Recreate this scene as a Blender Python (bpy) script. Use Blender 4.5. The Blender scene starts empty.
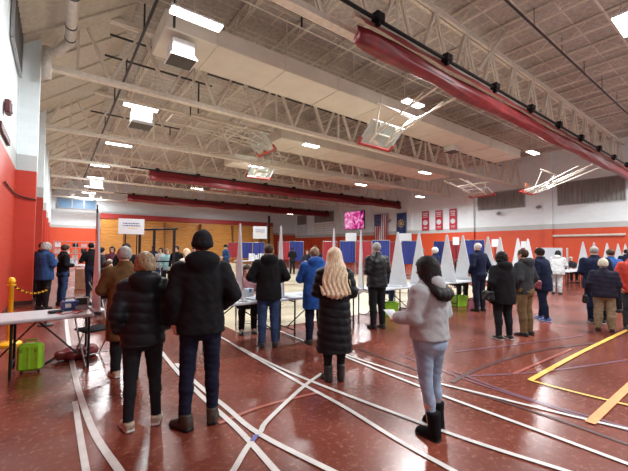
import bpy, bmesh, math, random
import numpy as np
from mathutils import Vector, Matrix
random.seed(7)
SC = bpy.context.scene
COL = SC.collection
R = math.radians
# ------------------------------------------------------------------ camera
F = 345.0
CAMH = 1.65
YAW, PIT, ROL = R(36.8), R(2.15), R(0.42)
fw = Vector((math.sin(YAW)*math.cos(PIT), math.cos(YAW)*math.cos(PIT), math.sin(PIT)))
rt0 = Vector((math.cos(YAW), -math.sin(YAW), 0))
up0 = rt0.cross(fw)
rt = rt0*math.cos(ROL)+up0*math.sin(ROL)
up = -rt0*math.sin(ROL)+up0*math.cos(ROL)
cam_d = bpy.data.cameras.new('camera')
cam = bpy.data.objects.new('camera', cam_d)
COL.objects.link(cam)
M = Matrix((rt, up, -fw)).transposed().to_4x4()
M.translation = (0, 0, CAMH)
cam.matrix_world = M
cam_d.sensor_width = 36
cam_d.lens = F/628*36
cam_d.clip_start = 0.05
cam_d.clip_end = 300
SC.camera = cam
EYE = Vector((0, 0, CAMH))
def ray(px, py):
    return rt*((px-314)/F)+up*((235.5-py)/F)+fw
def U(px, py, z=0.0):            # sight line meets height z
    d = ray(px, py); t = (z-CAMH)/d.z
    return EYE+d*t
def UY(px, py, Y):               # sight line meets plane y = Y
    d = ray(px, py); return EYE+d*(Y/d.y)
def UX(px, py, X):
    d = ray(px, py); return EYE+d*(X/d.x)
def bearing(px):
    return math.degrees(YAW)+math.degrees(math.atan((px-314)/F))

# ------------------------------------------------------------------ materials
MATS = {}
def _new(name):
    m = bpy.data.materials.new(name); m.use_nodes = True
    nt = m.node_tree; b = nt.nodes['Principled BSDF']
    return m, nt, b
def mat(name, col, rough=0.6, metal=0.0, var=0.12, scale=8.0, bump=0.0, emit=0.0, coords='Object', stretch=None, coat=0.0, alpha=1.0, spec=0.5):
    if name in MATS: return MATS[name]
    m, nt, b = _new(name)
    c = (*col, 1)
    b.inputs['Roughness'].default_value = rough
    b.inputs['Metallic'].default_value = metal
    b.inputs['Specular IOR Level'].default_value = spec
    if coat: b.inputs['Coat Weight'].default_value = coat
    if alpha < 1: b.inputs['Alpha'].default_value = alpha
    tc = nt.nodes.new('ShaderNodeTexCoord')
    mp = nt.nodes.new('ShaderNodeMapping')
    nt.links.new(tc.outputs[coords], mp.inputs['Vector'])
    if stretch: mp.inputs['Scale'].default_value = stretch
    nz = nt.nodes.new('ShaderNodeTexNoise'); nz.inputs['Scale'].default_value = scale; nz.inputs['Detail'].default_value = 4
    nt.links.new(mp.outputs['Vector'], nz.inputs['Vector'])
    rp = nt.nodes.new('ShaderNodeValToRGB')
    rp.color_ramp.elements[0].position = 0.3; rp.color_ramp.elements[1].position = 0.7
    rp.color_ramp.elements[0].color = tuple(max(0, x*(1-var)) for x in col)+(1,)
    rp.color_ramp.elements[1].color = tuple(min(1, x*(1+var)) for x in col)+(1,)
    nt.links.new(nz.outputs['Fac'], rp.inputs['Fac'])
    nt.links.new(rp.outputs['Color'], b.inputs['Base Color'])
    if bump:
        bp = nt.nodes.new('ShaderNodeBump'); bp.inputs['Strength'].default_value = bump; bp.inputs['Distance'].default_value = 0.01
        nt.links.new(nz.outputs['Fac'], bp.inputs['Height']); nt.links.new(bp.outputs['Normal'], b.inputs['Normal'])
    if emit:
        b.inputs['Emission Color'].default_value = c; b.inputs['Emission Strength'].default_value = emit
    MATS[name] = m
    return m
def fabric(col, rough=0.85, var=0.25, scale=14, bump=0.25):
    k = 'fabric_%02x%02x%02x_%d' % (*[int(min(1, x)*255*1.0) for x in col], int(rough*100))
    k += '%d' % int(col[0]*9999)
    return mat(k, tuple(x*.8 if max(col) < .1 else x for x in col), rough, var=var, scale=scale, bump=bump, spec=.12)

def block_wall(name, col, mortar=0.86, rough=0.45):
    m, nt, b = _new(name)
    tc = nt.nodes.new('ShaderNodeTexCoord')
    sp = nt.nodes.new('ShaderNodeSeparateXYZ'); cb = nt.nodes.new('ShaderNodeCombineXYZ')
    nt.links.new(tc.outputs['Object'], sp.inputs[0])
    ad = nt.nodes.new('ShaderNodeMath'); ad.operation = 'ADD'
    nt.links.new(sp.outputs['X'], ad.inputs[0]); nt.links.new(sp.outputs['Y'], ad.inputs[1])
    nt.links.new(ad.outputs[0], cb.inputs['X']); nt.links.new(sp.outputs['Z'], cb.inputs['Y'])
    br = nt.nodes.new('ShaderNodeTexBrick')
    br.inputs['Scale'].default_value = 1.0; br.inputs['Brick Width'].default_value = 0.4; br.inputs['Row Height'].default_value = 0.2
    br.inputs['Mortar Size'].default_value = 0.006; br.inputs['Mortar Smooth'].default_value = 0.3
    br.inputs['Color1'].default_value = (*col, 1); br.inputs['Color2'].default_value = tuple(x*0.95 for x in col)+(1,)
    br.inputs['Mortar'].default_value = tuple(x*mortar for x in col)+(1,)
    nt.links.new(cb.outputs[0], br.inputs['Vector'])
    nt.links.new(br.outputs['Color'], b.inputs['Base Color'])
    bp = nt.nodes.new('ShaderNodeBump'); bp.inputs['Strength'].default_value = 0.25; bp.inputs['Distance'].default_value = 0.01; bp.invert = True
    nt.links.new(br.outputs['Fac'], bp.inputs['Height']); nt.links.new(bp.outputs['Normal'], b.inputs['Normal'])
    b.inputs['Roughness'].default_value = rough
    return m
M_RED = block_wall('red_block', (0.50, 0.043, 0.022))
M_RED2 = block_wall('orange_red_block', (0.62, 0.075, 0.022))
M_WHITE = block_wall('white_block', (0.80, 0.88, 0.90), 0.92)
M_GREY = block_wall('grey_block', (0.50, 0.53, 0.52), 0.94)

def floor_mat(name, col, spots, rough=0.24, sp_str=0.6):
    m, nt, b = _new(name)
    tc = nt.nodes.new('ShaderNodeTexCoord')
    n1 = nt.nodes.new('ShaderNodeTexNoise'); n1.inputs['Scale'].default_value = 0.8; n1.inputs['Detail'].default_value = 5
    n2 = nt.nodes.new('ShaderNodeTexNoise'); n2.inputs['Scale'].default_value = 17; n2.inputs['Detail'].default_value = 6; n2.inputs['Roughness'].default_value = 0.75
    for n in (n1, n2): nt.links.new(tc.outputs['Object'], n.inputs['Vector'])
    r1 = nt.nodes.new('ShaderNodeValToRGB')
    r1.color_ramp.elements[0].position = 0.3; r1.color_ramp.elements[1].position = 0.75
    r1.color_ramp.elements[0].color = tuple(x*0.68 for x in col)+(1,)
    r1.color_ramp.elements[1].color = tuple(min(1, x*1.28) for x in col)+(1,)
    nt.links.new(n1.outputs['Fac'], r1.inputs['Fac'])
    r2 = nt.nodes.new('ShaderNodeValToRGB')
    r2.color_ramp.elements[0].position = 0.53; r2.color_ramp.elements[1].position = 0.76
    r2.color_ramp.elements[0].color = (0, 0, 0, 1); r2.color_ramp.elements[1].color = (sp_str, sp_str, sp_str, 1)
    nt.links.new(n2.outputs['Fac'], r2.inputs['Fac'])
    mx = nt.nodes.new('ShaderNodeMixRGB')
    nt.links.new(r2.outputs['Color'], mx.inputs['Fac']); nt.links.new(r1.outputs['Color'], mx.inputs['Color1'])
    mx.inputs['Color2'].default_value = (*spots, 1)
    nt.links.new(mx.outputs['Color'], b.inputs['Base Color'])
    mr = nt.nodes.new('ShaderNodeMapRange')
    mr.inputs['To Min'].default_value = rough-0.05; mr.inputs['To Max'].default_value = rough+0.14
    nt.links.new(n1.outputs['Fac'], mr.inputs['Value']); nt.links.new(mr.outputs['Result'], b.inputs['Roughness'])
    bp = nt.nodes.new('ShaderNodeBump'); bp.inputs['Strength'].default_value = 0.12; bp.inputs['Distance'].default_value = 0.004
    nt.links.new(n2.outputs['Fac'], bp.inputs['Height']); nt.links.new(bp.outputs['Normal'], b.inputs['Normal'])
    b.inputs['Specular IOR Level'].default_value = 0.6
    return m
M_FLOOR = floor_mat('red_rubber_floor', (0.158, 0.036, 0.022), (0.38, 0.175, 0.12), 0.20, 0.85)
M_COURT = floor_mat('beige_court_floor', (0.50, 0.44, 0.31), (0.56, 0.5, 0.38), 0.25, 0.3)
M_LINE_W = mat('white_line_paint', (0.55, 0.525, 0.50), 0.4, var=0.1)
M_LINE_Y = mat('yellow_line_paint', (0.75, 0.45, 0.09), 0.4)
M_LINE_O = mat('orange_tape', (0.78, 0.26, 0.08), 0.5)
M_LINE_K = mat('black_line_paint', (0.075, 0.03, 0.028), 0.35)
M_LINE_B = mat('faded_blue_line_paint', (0.16, 0.075, 0.10), 0.3)
M_LINE_R = mat('worn_pink_line_paint', (0.33, 0.10, 0.075), 0.3)

def ceiling_mat():
    m, nt, b = _new('fibre_roof_deck')
    tc = nt.nodes.new('ShaderNodeTexCoord')
    br = nt.nodes.new('ShaderNodeTexBrick')
    br.offset = 0.5
    br.inputs['Scale'].default_value = 1.0; br.inputs['Brick Width'].default_value = 2.4; br.inputs['Row Height'].default_value = 0.82
    br.inputs['Mortar Size'].default_value = 0.022; br.inputs['Mortar Smooth'].default_value = 0.1
    br.inputs['Color1'].default_value = (0.47, 0.43, 0.385, 1); br.inputs['Color2'].default_value = (0.42, 0.38, 0.34, 1)
    br.inputs['Mortar'].default_value = (0.66, 0.60, 0.53, 1)
    nt.links.new(tc.outputs['Object'], br.inputs['Vector'])
    nz = nt.nodes.new('ShaderNodeTexNoise'); nz.inputs['Scale'].default_value = 7; nz.inputs['Detail'].default_value = 6
    nt.links.new(tc.outputs['Object'], nz.inputs['Vector'])
    mx = nt.nodes.new('ShaderNodeMixRGB'); mx.blend_type = 'OVERLAY'; mx.inputs['Fac'].default_value = 0.5
    nt.links.new(br.outputs['Color'], mx.inputs['Color1']); nt.links.new(nz.outputs['Fac'], mx.inputs['Color2'])
    nt.links.new(mx.outputs['Color'], b.inputs['Base Color'])
    b.inputs['Roughness'].default_value = 0.95
    return m
M_CEIL = ceiling_mat()
M_STEEL = mat('cream_painted_steel', (0.68, 0.625, 0.53), 0.5)
M_STEEL2 = mat('dull_cream_steel', (0.54, 0.49, 0.41), 0.6)
M_DUCT = mat('cream_duct_metal', (0.66, 0.61, 0.52), 0.55, var=0.06, scale=1.5)
M_BLACKPIPE = mat('black_pipe', (0.02, 0.02, 0.022), 0.5)
M_PVC = mat('cream_pipe', (0.62, 0.57, 0.50), 0.45)
M_BLACK = mat('black_metal', (0.012, 0.012, 0.014), 0.5, spec=.2)
M_GREYMETAL = mat('grey_metal', (0.35, 0.35, 0.36), 0.4, metal=0.7)
M_WPLASTIC = mat('white_plastic', (0.50, 0.53, 0.56), 0.35, var=0.04)
M_CORR = mat('white_corrugated_plastic', (0.53, 0.56, 0.59), 0.45, var=0.05)
M_PAPER = mat('white_paper', (0.60, 0.62, 0.64), 0.7, var=0.04)
M_LAMP = mat('lamp_lens', (1.0, 0.98, 0.95), 0.4, emit=14.0, var=0.0)
M_LAMPBODY = mat('white_lamp_housing', (0.7, 0.7, 0.7), 0.4)
M_CURT = mat('red_divider_vinyl', (0.19, 0.014, 0.017), 0.45, var=0.35, scale=3.0)
M_CURT_DIM = mat('dim_lit_red_divider_vinyl', (0.17, 0.012, 0.016), 0.45, var=0.3, scale=3.0)  # weaker light on the farther curtains is worked into this red
M_CURTMESH = mat('red_mesh_vinyl', (0.27, 0.042, 0.042), 0.6, var=0.25, scale=6.0)
M_GREYCURT = mat('grey_window_curtain', (0.23, 0.225, 0.21), 0.9, var=0.4, scale=5, stretch=(6, 6, 0.15))
M_BOOTHB = mat('blue_booth_curtain', (0.009, 0.020, 0.165), 0.6, var=0.3, scale=4, stretch=(8, 8, 0.3))
M_BOOTHR = mat('red_booth_curtain', (0.28, 0.012, 0.022), 0.6, var=0.3, scale=4, stretch=(8, 8, 0.3))
M_LIME = mat('lime_green_plastic', (0.24, 0.50, 0.02), 0.4)
M_YELLOW = mat('yellow_plastic', (0.85, 0.48, 0.01), 0.35)
M_GLASS = mat('backboard_glass', (0.55, 0.62, 0.58), 0.12, alpha=0.45, var=0.1)
M_REDPAD = mat('red_foam_pad', (0.36, 0.035, 0.03), 0.5)
M_ORANGE = mat('orange_rim', (0.65, 0.13, 0.02), 0.4)
M_CARD = mat('cardboard', (0.36, 0.24, 0.14), 0.8)
M_SKIN = mat('skin_light', (0.58, 0.34, 0.25), 0.5, var=0.08)
M_EYE = mat('dark_eye', (0.05, 0.03, 0.025), 0.25)
M_LIP = mat('lip', (0.42, 0.16, 0.13), 0.45)
M_MAROON = mat('maroon_leather', (0.16, 0.025, 0.03), 0.4)
M_NAVYBLUE = mat('navy_flag_cloth', (0.02, 0.045, 0.17), 0.7)
M_GOLD = mat('gold_print', (0.50, 0.40, 0.14), 0.6)
M_FLAGRED = mat('flag_red', (0.42, 0.05, 0.06), 0.7)
M_BANNER = mat('banner_red', (0.46, 0.022, 0.045), 0.6)
M_DGLASS = mat('tinted_window_glass', (0.13, 0.22, 0.33), 0.12, emit=0.25)
M_CABLE_R = mat('red_cable', (0.5, 0.04, 0.03), 0.5)

def wood_mat():
    m, nt, b = _new('orange_bleacher_wood')
    tc = nt.nodes.new('ShaderNodeTexCoord')
    mp = nt.nodes.new('ShaderNodeMapping'); mp.inputs['Scale'].default_value = (0.5, 1, 6)
    nt.links.new(tc.outputs['Object'], mp.inputs['Vector'])
    nz = nt.nodes.new('ShaderNodeTexNoise'); nz.inputs['Scale'].default_value = 3; nz.inputs['Detail'].default_value = 5
    nt.links.new(mp.outputs['Vector'], nz.inputs['Vector'])
    rp = nt.nodes.new('ShaderNodeValToRGB')
    rp.color_ramp.elements[0].color = (0.44, 0.185, 0.035, 1); rp.color_ramp.elements[1].color = (0.66, 0.32, 0.075, 1)
    rp.color_ramp.elements[0].position = 0.3; rp.color_ramp.elements[1].position = 0.7
    nt.links.new(nz.outputs['Fac'], rp.inputs['Fac'])
    nt.links.new(rp.outputs['Color'], b.inputs['Base Color'])
    b.inputs['Roughness'].default_value = 0.35
    return m
M_WOOD = wood_mat()
def screen_mat():
    m, nt, b = _new('pink_screen')
    tc = nt.nodes.new('ShaderNodeTexCoord')
    nz = nt.nodes.new('ShaderNodeTexNoise'); nz.inputs['Scale'].default_value = 1.3; nz.inputs['Detail'].default_value = 3; nz.inputs['Distortion'].default_value = 1.5
    nt.links.new(tc.outputs['Object'], nz.inputs['Vector'])
    rp = nt.nodes.new('ShaderNodeValToRGB')
    e = rp.color_ramp.elements
    e[0].position = 0.32; e[0].color = (0.02, 0.005, 0.03, 1)
    e[1].position = 0.66; e[1].color = (1, 0.62, 0.85, 1)
    x = e.new(0.45); x.color = (0.75, 0.03, 0.30, 1)
    nt.links.new(nz.outputs['Fac'], rp.inputs['Fac'])
    nt.links.new(rp.outputs['Color'], b.inputs['Emission Color']); b.inputs['Emission Strength'].default_value = 0.9
    b.inputs['Base Color'].default_value = (0.02, 0.02, 0.02, 1)
    return m
M_SCREEN = screen_mat()

# ------------------------------------------------------------------ mesh helpers
class MB:
    def __init__(s): s.v = []; s.f = []; s.m = []
    def add(s, vs, fs, mi=0):
        n = len(s.v); s.v += [tuple(v) for v in vs]; s.f += [tuple(i+n for i in f) for f in fs]; s.m += [mi]*len(fs); return s
    def box(s, c, d, mi=0, rz=0.0, taper=1.0, rx=0.0):
        hx, hy, hz = d[0]/2, d[1]/2, d[2]/2
        vs = []
        mm = Matrix.Rotation(rz, 3, 'Z') @ Matrix.Rotation(rx, 3, 'X')
        for z, k in ((-hz, 1.0), (hz, taper)):
            for x, y in ((-hx, -hy), (hx, -hy), (hx, hy), (-hx, hy)):
                vs.append(mm @ Vector((x*k, y*k, z))+Vector(c))
        return s.add(vs, [(3, 2, 1, 0), (4, 5, 6, 7), (0, 1, 5, 4), (1, 2, 6, 5), (2, 3, 7, 6), (3, 0, 4, 7)], mi)
    def cbox(s, c, d, ch=0.01, mi=0, rz=0.0, rx=0.0):  # chamfered box (vertical and horizontal edges)
        hx, hy, hz = d[0]/2, d[1]/2, d[2]/2
        ch = min(ch, hx*0.9, hy*0.9, hz*0.9)
        mm = Matrix.Rotation(rz, 3, 'Z') @ Matrix.Rotation(rx, 3, 'X')
        def ring(z, k):
            a, b = hx-k, hy-k; q = ch
            return [(-a+q, -b, z), (a-q, -b, z), (a, -b+q, z), (a, b-q, z), (a-q, b, z), (-a+q, b, z), (-a, b-q, z), (-a, -b+q, z)]
        rr = ring(-hz, ch)+ring(-hz+ch, 0)+ring(hz-ch, 0)+ring(hz, ch)
        vs = [mm @ Vector(p)+Vector(c) for p in rr]
        fs = [tuple(range(7, -1, -1)), tuple(range(24, 32))]
        for k in range(3):
            for i in range(8):
                j = (i+1) % 8; fs.append((k*8+i, k*8+j, k*8+8+j, k*8+8+i))
        return s.add(vs, fs, mi)
    def bar(s, a, b, w, h, mi=0):
        a, b = Vector(a), Vector(b); d = (b-a)
        if d.length < 1e-6: return s
        d.normalize()
        ref = Vector((0, 0, 1)) if abs(d.z) < 0.95 else Vector((0, 1, 0))
        u = d.cross(ref).normalized(); v = u.cross(d).normalized()
        vs = []
        for p in (a, b):
            for x, y in ((-1, -1), (1, -1), (1, 1), (-1, 1)):
                vs.append(p+u*(x*w/2)+v*(y*h/2))
        return s.add(vs, [(3, 2, 1, 0), (4, 5, 6, 7), (0, 1, 5, 4), (1, 2, 6, 5), (2, 3, 7, 6), (3, 0, 4, 7)], mi)
    def tube(s, pts, r, n=8, mi=0, closed=False):
        pts = [Vector(p) for p in pts]; N = len(pts)
        rs = r if isinstance(r, (list, tuple)) else [r]*N
        prev = None; vs = []
        for i, p in enumerate(pts):
            if closed: d = pts[(i+1) % N]-pts[i-1]
            else: d = pts[min(i+1, N-1)]-pts[max(i-1, 0)]
            d.normalize()
            if prev is None:
                ref = Vector((0, 0, 1)) if abs(d.z) < 0.9 else Vector((1, 0, 0))
                u = d.cross(ref).normalized()
            else:
                u = (prev-d*prev.dot(d)).normalized()
            prev = u; v = d.cross(u)
            for k in range(n):
                a = 2*math.pi*k/n; vs.append(p+(u*math.cos(a)+v*math.sin(a))*rs[i])
        fs = []
        for i in range(N if closed else N-1):
            for k in range(n):
                j = (i+1) % N
                fs.append((i*n+k, i*n+(k+1) % n, j*n+(k+1) % n, j*n+k))
        if not closed:
            fs.append(tuple(range(n-1, -1, -1))); fs.append(tuple((N-1)*n+k for k in range(n)))
        return s.add(vs, fs, mi)
    def lathe(s, prof, c=(0, 0, 0), n=20, mi=0):
        vs = []; N = len(prof)
        for r, z in prof:
            for k in range(n):
                a = 2*math.pi*k/n; vs.append((c[0]+r*math.cos(a), c[1]+r*math.sin(a), c[2]+z))
        fs = [(i*n+k, i*n+(k+1) % n, (i+1)*n+(k+1) % n, (i+1)*n+k) for i in range(N-1) for k in range(n)]
        fs.append(tuple(range(n-1, -1, -1))); fs.append(tuple((N-1)*n+k for k in range(n)))
        return s.add(vs, fs, mi)
    def loft(s, rings, mi=0, caps=True):
        n = len(rings[0]); vs = [p for r in rings for p in r]
        fs = [(i*n+k, i*n+(k+1) % n, (i+1)*n+(k+1) % n, (i+1)*n+k) for i in range(len(rings)-1) for k in range(n)]
        if caps: fs.append(tuple(range(n-1, -1, -1))); fs.append(tuple((len(rings)-1)*n+k for k in range(n)))
        return s.add(vs, fs, mi)
    def grid(s, P, mi=0):
        m, n = len(P), len(P[0]); vs = [p for r in P for p in r]
        fs = [(i*n+j, i*n+j+1, (i+1)*n+j+1, (i+1)*n+j) for i in range(m-1) for j in range(n-1)]
        return s.add(vs, fs, mi)
    def poly(s, pts, mi=0): return s.add(pts, [tuple(range(len(pts)))], mi)
    def prism(s, outline, axis, a, b, mi=0):   # outline in the two other axes
        def mk(p, t):
            return {'x': (t, p[0], p[1]), 'y': (p[0], t, p[1]), 'z': (p[0], p[1], t)}[axis]
        n = len(outline)
        vs = [mk(p, a) for p in outline]+[mk(p, b) for p in outline]
        fs = [tuple(range(n-1, -1, -1)), tuple(range(n, 2*n))]+[(i, (i+1) % n, n+(i+1) % n, n+i) for i in range(n)]
        return s.add(vs, fs, mi)
    def build(s, name, mats, parent=None, off=None, smooth=False, fix=True):
        me = bpy.data.meshes.new(name)
        vs = s.v if off is None else [(x-off[0], y-off[1], z-off[2]) for x, y, z in s.v]
        me.from_pydata(vs, [], s.f)
        if not isinstance(mats, (list, tuple)): mats = [mats]
        for m in mats: me.materials.append(m)
        if len(mats) > 1: me.polygons.foreach_set('material_index', s.m)
        if fix:
            bm = bmesh.new(); bm.from_mesh(me); bmesh.ops.recalc_face_normals(bm, faces=bm.faces); bm.to_mesh(me); bm.free()
        if smooth: me.polygons.foreach_set('use_smooth', [True]*len(me.polygons))
        me.update()
        o = bpy.data.objects.new(name, me); COL.objects.link(o)
        if parent: o.parent = parent
        return o
def tag(o, label, cat, group=None, kind=None):
    if label: o['label'] = label
    if cat: o['category'] = cat
    if group: o['group'] = group
    if kind: o['kind'] = kind
    return o
def thing(name, label, cat, loc=(0, 0, 0), rz=0.0, group=None):
    o = bpy.data.objects.new(name, None); COL.objects.link(o)
    o.empty_display_size = 0.2
    o.location = loc; o.rotation_euler = (0, 0, rz)
    return tag(o, label, cat, group)
def struct(name, mb, m, smooth=False):
    o = mb.build(name, m, smooth=smooth); o['kind'] = 'structure'; return o
def dup(root, loc=None, rz=None, label=None, group=None):
    r = root.copy(); COL.objects.link(r)
    if loc is not None: r.location = loc
    if rz is not None: r.rotation_euler = (0, 0, rz)
    if label: r['label'] = label
    if group: r['group'] = group
    for ch in list(root.children):
        c = ch.copy(); COL.objects.link(c); c.parent = r
        for g in list(ch.children):
            d = g.copy(); COL.objects.link(d); d.parent = c
    return r
ORD = ['', 'first', 'second', 'third', 'fourth', 'fifth', 'sixth', 'seventh', 'eighth', 'ninth', 'tenth', 'eleventh', 'twelfth', 'thirteenth', 'fourteenth', 'fifteenth', 'sixteenth', 'seventeenth', 'eighteenth', 'nineteenth', 'twentieth']

# ------------------------------------------------------------------ room dimensions
XL, XR, YB, YF = -0.95, 32.0, 48.0, -5.0
ZR = 9.7                 # roof deck
ZT = 7.05                # truss underside
RED_L, RED_R = 3.8, 3.35
PIL = [-0.5+0.0]
PY = [6.0, 12.7, 19.3, 25.9, 32.5, 39.1, 45.7]    # pilasters and trusses

# floor with its court, lane lines and tape
fl = MB()
fl.poly([(XL-0.3, YF, 0), (XR+0.3, YF, 0), (XR+0.3, YB+0.3, 0), (XL-0.3, YB+0.3, 0)], 0)
fl.poly([(2.9, 6.3, 0.002), (15.5, 6.3, 0.002), (15.5, 36, 0.002), (2.9, 36, 0.002)], 1)
_lz = [0.004]
def line(pxs, w, mi, world=False):
    P = [Vector(p) if world else U(*p, 0) for p in pxs]
    _lz[0] += 0.0004
    z = _lz[0]
    L, Rr = [], []
    for i, p in enumerate(P):
        d = P[min(i+1, len(P)-1)]-P[max(i-1, 0)]; d.z = 0; d.normalize()
        n = Vector((-d.y, d.x, 0))
        L.append((p.x+n.x*w/2, p.y+n.y*w/2, z)); Rr.append((p.x-n.x*w/2, p.y-n.y*w/2, z))
    fl.grid([L, Rr], mi)
def smooth_px(pts, n=6):
    out = []
    for i in range(len(pts)-1):
        p0 = pts[max(i-1, 0)]; p1 = pts[i]; p2 = pts[i+1]; p3 = pts[min(i+2, len(pts)-1)]
        for k in range(n):
            t = k/n
            out.append(tuple(0.5*((2*p1[j])+(-p0[j]+p2[j])*t+(2*p0[j]-5*p1[j]+4*p2[j]-p3[j])*t*t+(-p0[j]+3*p1[j]-3*p2[j]+p3[j])*t**3) for j in range(2)))
    out.append(pts[-1]); return out
K, BL, RD = 4, 5, 6
for pts, w, mi in [
    ([(275, 372), (350, 389), (415, 388), (490, 382)][:0] or [(455, 377), (540, 372), (628, 360)], .05, BL),
    ([(455, 352), (530, 343), (585, 335)], .05, BL),
    ([(400, 355), (470, 381), (550, 407), (628, 431)], .05, BL),
    ([(455, 372), (520, 396), (628, 428)], .05, BL),
    ([(452, 382.5), (477, 369.6), (514, 357), (546, 349.5), (597, 343)], .07, K),
    ([(450, 386), (537, 413), (628, 445)], .05, K),
    ([(358, 349), (422, 372)], .05, K),
    ([(514, 374), (572, 349)], .05, RD),
    ([(219, 424), (262, 407), (318, 393)], .05, RD),
    ([(66, 310), (67, 330), (72, 362), (80, 395), (95, 435), (119, 471), (133, 492)], .065, 2),
    ([(75, 402), (80, 435), (86, 471), (91, 495)], .055, 2),
    ([(152, 340), (165, 357), (182, 377), (205, 400), (240, 432), (275, 471), (305, 505)], .06, 2),
    ([(176, 364), (200, 387), (225, 407), (260, 435), (330, 471), (385, 498)], .06, 2),
    ([(214, 334), (227, 341), (250, 355), (299, 383), (345, 408), (398, 441), (452, 471), (500, 498)], .055, 2),
    ([(240, 348), (277, 367), (322, 386), (419, 423), (487, 447), (560, 470), (620, 490)], .055, 2),
    ([(345, 356), (351, 359.5), (425, 389), (450, 399), (540, 432), (628, 465), (660, 478)], .055, 2),
    ([(345, 354), (351, 357), (416, 378), (480, 394), (540, 409), (628, 430), (660, 437)], .055, 2),
    ([(228, 479), (234, 471), (245, 452), (252, 442)], .055, 2),
    ([(255, 438), (261, 432), (267, 422), (301, 389.5), (322, 374)], .055, 2),
    ([(279, 331), (293, 337), (308, 343)], .055, 2),
    ([(628, 330), (575, 356), (530, 381)], .075, 3),
    ([(530, 381), (575, 393), (628, 406), (650, 411)], .05, 3),
    ([(634, 383), (628, 388), (590, 424)], .09, 7),
    ([(252, 442.5), (257, 436)], .05, 8)]:
    line(smooth_px(pts) if len(pts) > 2 else pts, w*.9, mi)
M_BTAPE = mat('blue_tape_bit', (0.08, 0.08, 0.28), 0.5)
struct('floor', fl, [M_FLOOR, M_COURT, M_LINE_W, M_LINE_Y, M_LINE_K, M_LINE_B, M_LINE_R, M_LINE_O, M_BTAPE])

# walls: red block below, grey band, white above
def wall_bands(mb, x0, y0, x1, y1, zr, zg, zt):
    for a, b, mi in ((0, zr, 0), (zr, zg, 1), (zg, zt, 2)):
        mb.poly([(x0, y0, a), (x1, y1, a), (x1, y1, b), (x0, y0, b)], mi)
WM = [M_RED, M_GREY, M_WHITE]
wl = MB()
for z0, z1, mi in ((0, RED_L, 0), (RED_L, RED_L+.45, 1), (RED_L+.45, ZR+0.3, 2)):
    wl.box((XL-0.15, (YF+YB)/2, (z0+z1)/2), (0.3, YB-YF, z1-z0), mi)
    for y in PY[1:]:
        wl.box((XL+0.225-0.01, y+0.25, (z0+z1)/2), (0.47, 0.5, z1-z0), mi)
struct('wall_left', wl, WM)
wr = MB()
for z0, z1, mi in ((0, RED_R, 0), (RED_R, RED_R+.4, 1), (RED_R+.4, ZR+0.3, 2)):
    wr.box((XR+0.15, (YF+YB)/2, (z0+z1)/2), (0.3, YB-YF, z1-z0), mi)
    for y in (4.0, 10.7, 17.2, 24.4, 30.6, 36.6, 43.4):
        wr.box((XR-0.1, y+0.25, (z0+z1)/2), (0.22, 0.6, z1-z0), mi)
struct('wall_right', wr, [M_RED2, M_GREY, M_WHITE])
wb = MB()
for z0, z1, mi in ((0, RED_L, 0), (RED_L, RED_L+.3, 1), (RED_L+.3, ZR+0.3, 2)):
    wb.box(((XL+XR)/2, YB+0.15, (z0+z1)/2), (XR-XL+0.6, 0.3, z1-z0), mi)
struct('wall_back', wb, [M_RED2, M_GREY, M_WHITE])
cl = MB()
cl.box(((XL+XR)/2, (YF+YB)/2, ZR+0.1), (XR-XL+0.6, YB-YF, 0.2))
struct('ceiling', cl, M_CEIL)
sl = MB()   # sloped deck strip along the top of the left wall
sl.prism([(XL, 7.5), (XL+.02, 7.4), (1.9, ZR-.1), (1.7, ZR-.05)], 'y', YF+.1, YB-0.1)
for k in range(27):
    y = -3+k*1.9
    sl.bar((XL+.05, y, 7.42), (1.85, y, ZR-.14), 0.10, 0.12)
struct('trim_1', sl, M_STEEL2)
bb = MB()
bb.box((XL+0.02, (YF+12.7)/2, 0.06), (0.03, 12.7-YF, 0.12))
for i in range(1, 6):
    bb.box((XL+.02, (PY[i]+.5+PY[i+1])/2, .06), (.03, PY[i+1]-PY[i]-.5, .12))
for y in PY[1:]:
    bb.box((XL+0.225, y-0.012, .06), (.47, .02, .12)); bb.box((XL+.465, y+.25, .06), (.02, .5, .12))
struct('baseboard_left', bb, mat('dark_rubber_base', (0.05, 0.012, 0.01), 0.5))

# windows (part of the building)
def window_panel(n, axis, fixed, a0, a1, z0, z1, m, face):
    mb = MB()
    nb = max(4, int(abs(a1-a0)/0.25))
    P = []
    for z in (z0, z1):
        row = []
        for i in range(nb*4+1):
            a = a0+(a1-a0)*i/(nb*4); d = fixed+face*(0.05+0.03*math.sin(i*math.pi/2))
            row.append((d, a, z) if axis == 'x' else (a, d, z))
        P.append(row)
    mb.grid(P)
    o = struct('window_%d' % n, mb, m, smooth=True)
    fr = MB(); h = 0.06
    for (p, q) in (((a0, z0), (a1, z0)), ((a0, z1), (a1, z1)), ((a0, z0), (a0, z1)), ((a1, z0), (a1, z1))):
        A = (fixed+face*.05, p[0], p[1]) if axis == 'x' else (p[0], fixed+face*.05, p[1])
        B = (fixed+face*.05, q[0], q[1]) if axis == 'x' else (q[0], fixed+face*.05, q[1])
        fr.bar(A, B, h, h)
    f = fr.build('window_frame', M_GREYMETAL, o)
    return o
wy = lambda px: UX(px, 240, XR-0.02).y
window_panel(1, 'x', XR, 10.3, 6.2, 5.2, 7.0, M_GREYCURT, -1)
window_panel(2, 'x', XR, 16.8, 12.7, 5.3, 6.9, M_GREYCURT, -1)
window_panel(3, 'x', XR, 42.6, 38.0, 5.6, 7.1, M_GREYCURT, -1)
window_panel(4, 'x', XR, 47.3, 44.8, 5.5, 7.0, M_GREYCURT, -1)
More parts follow.
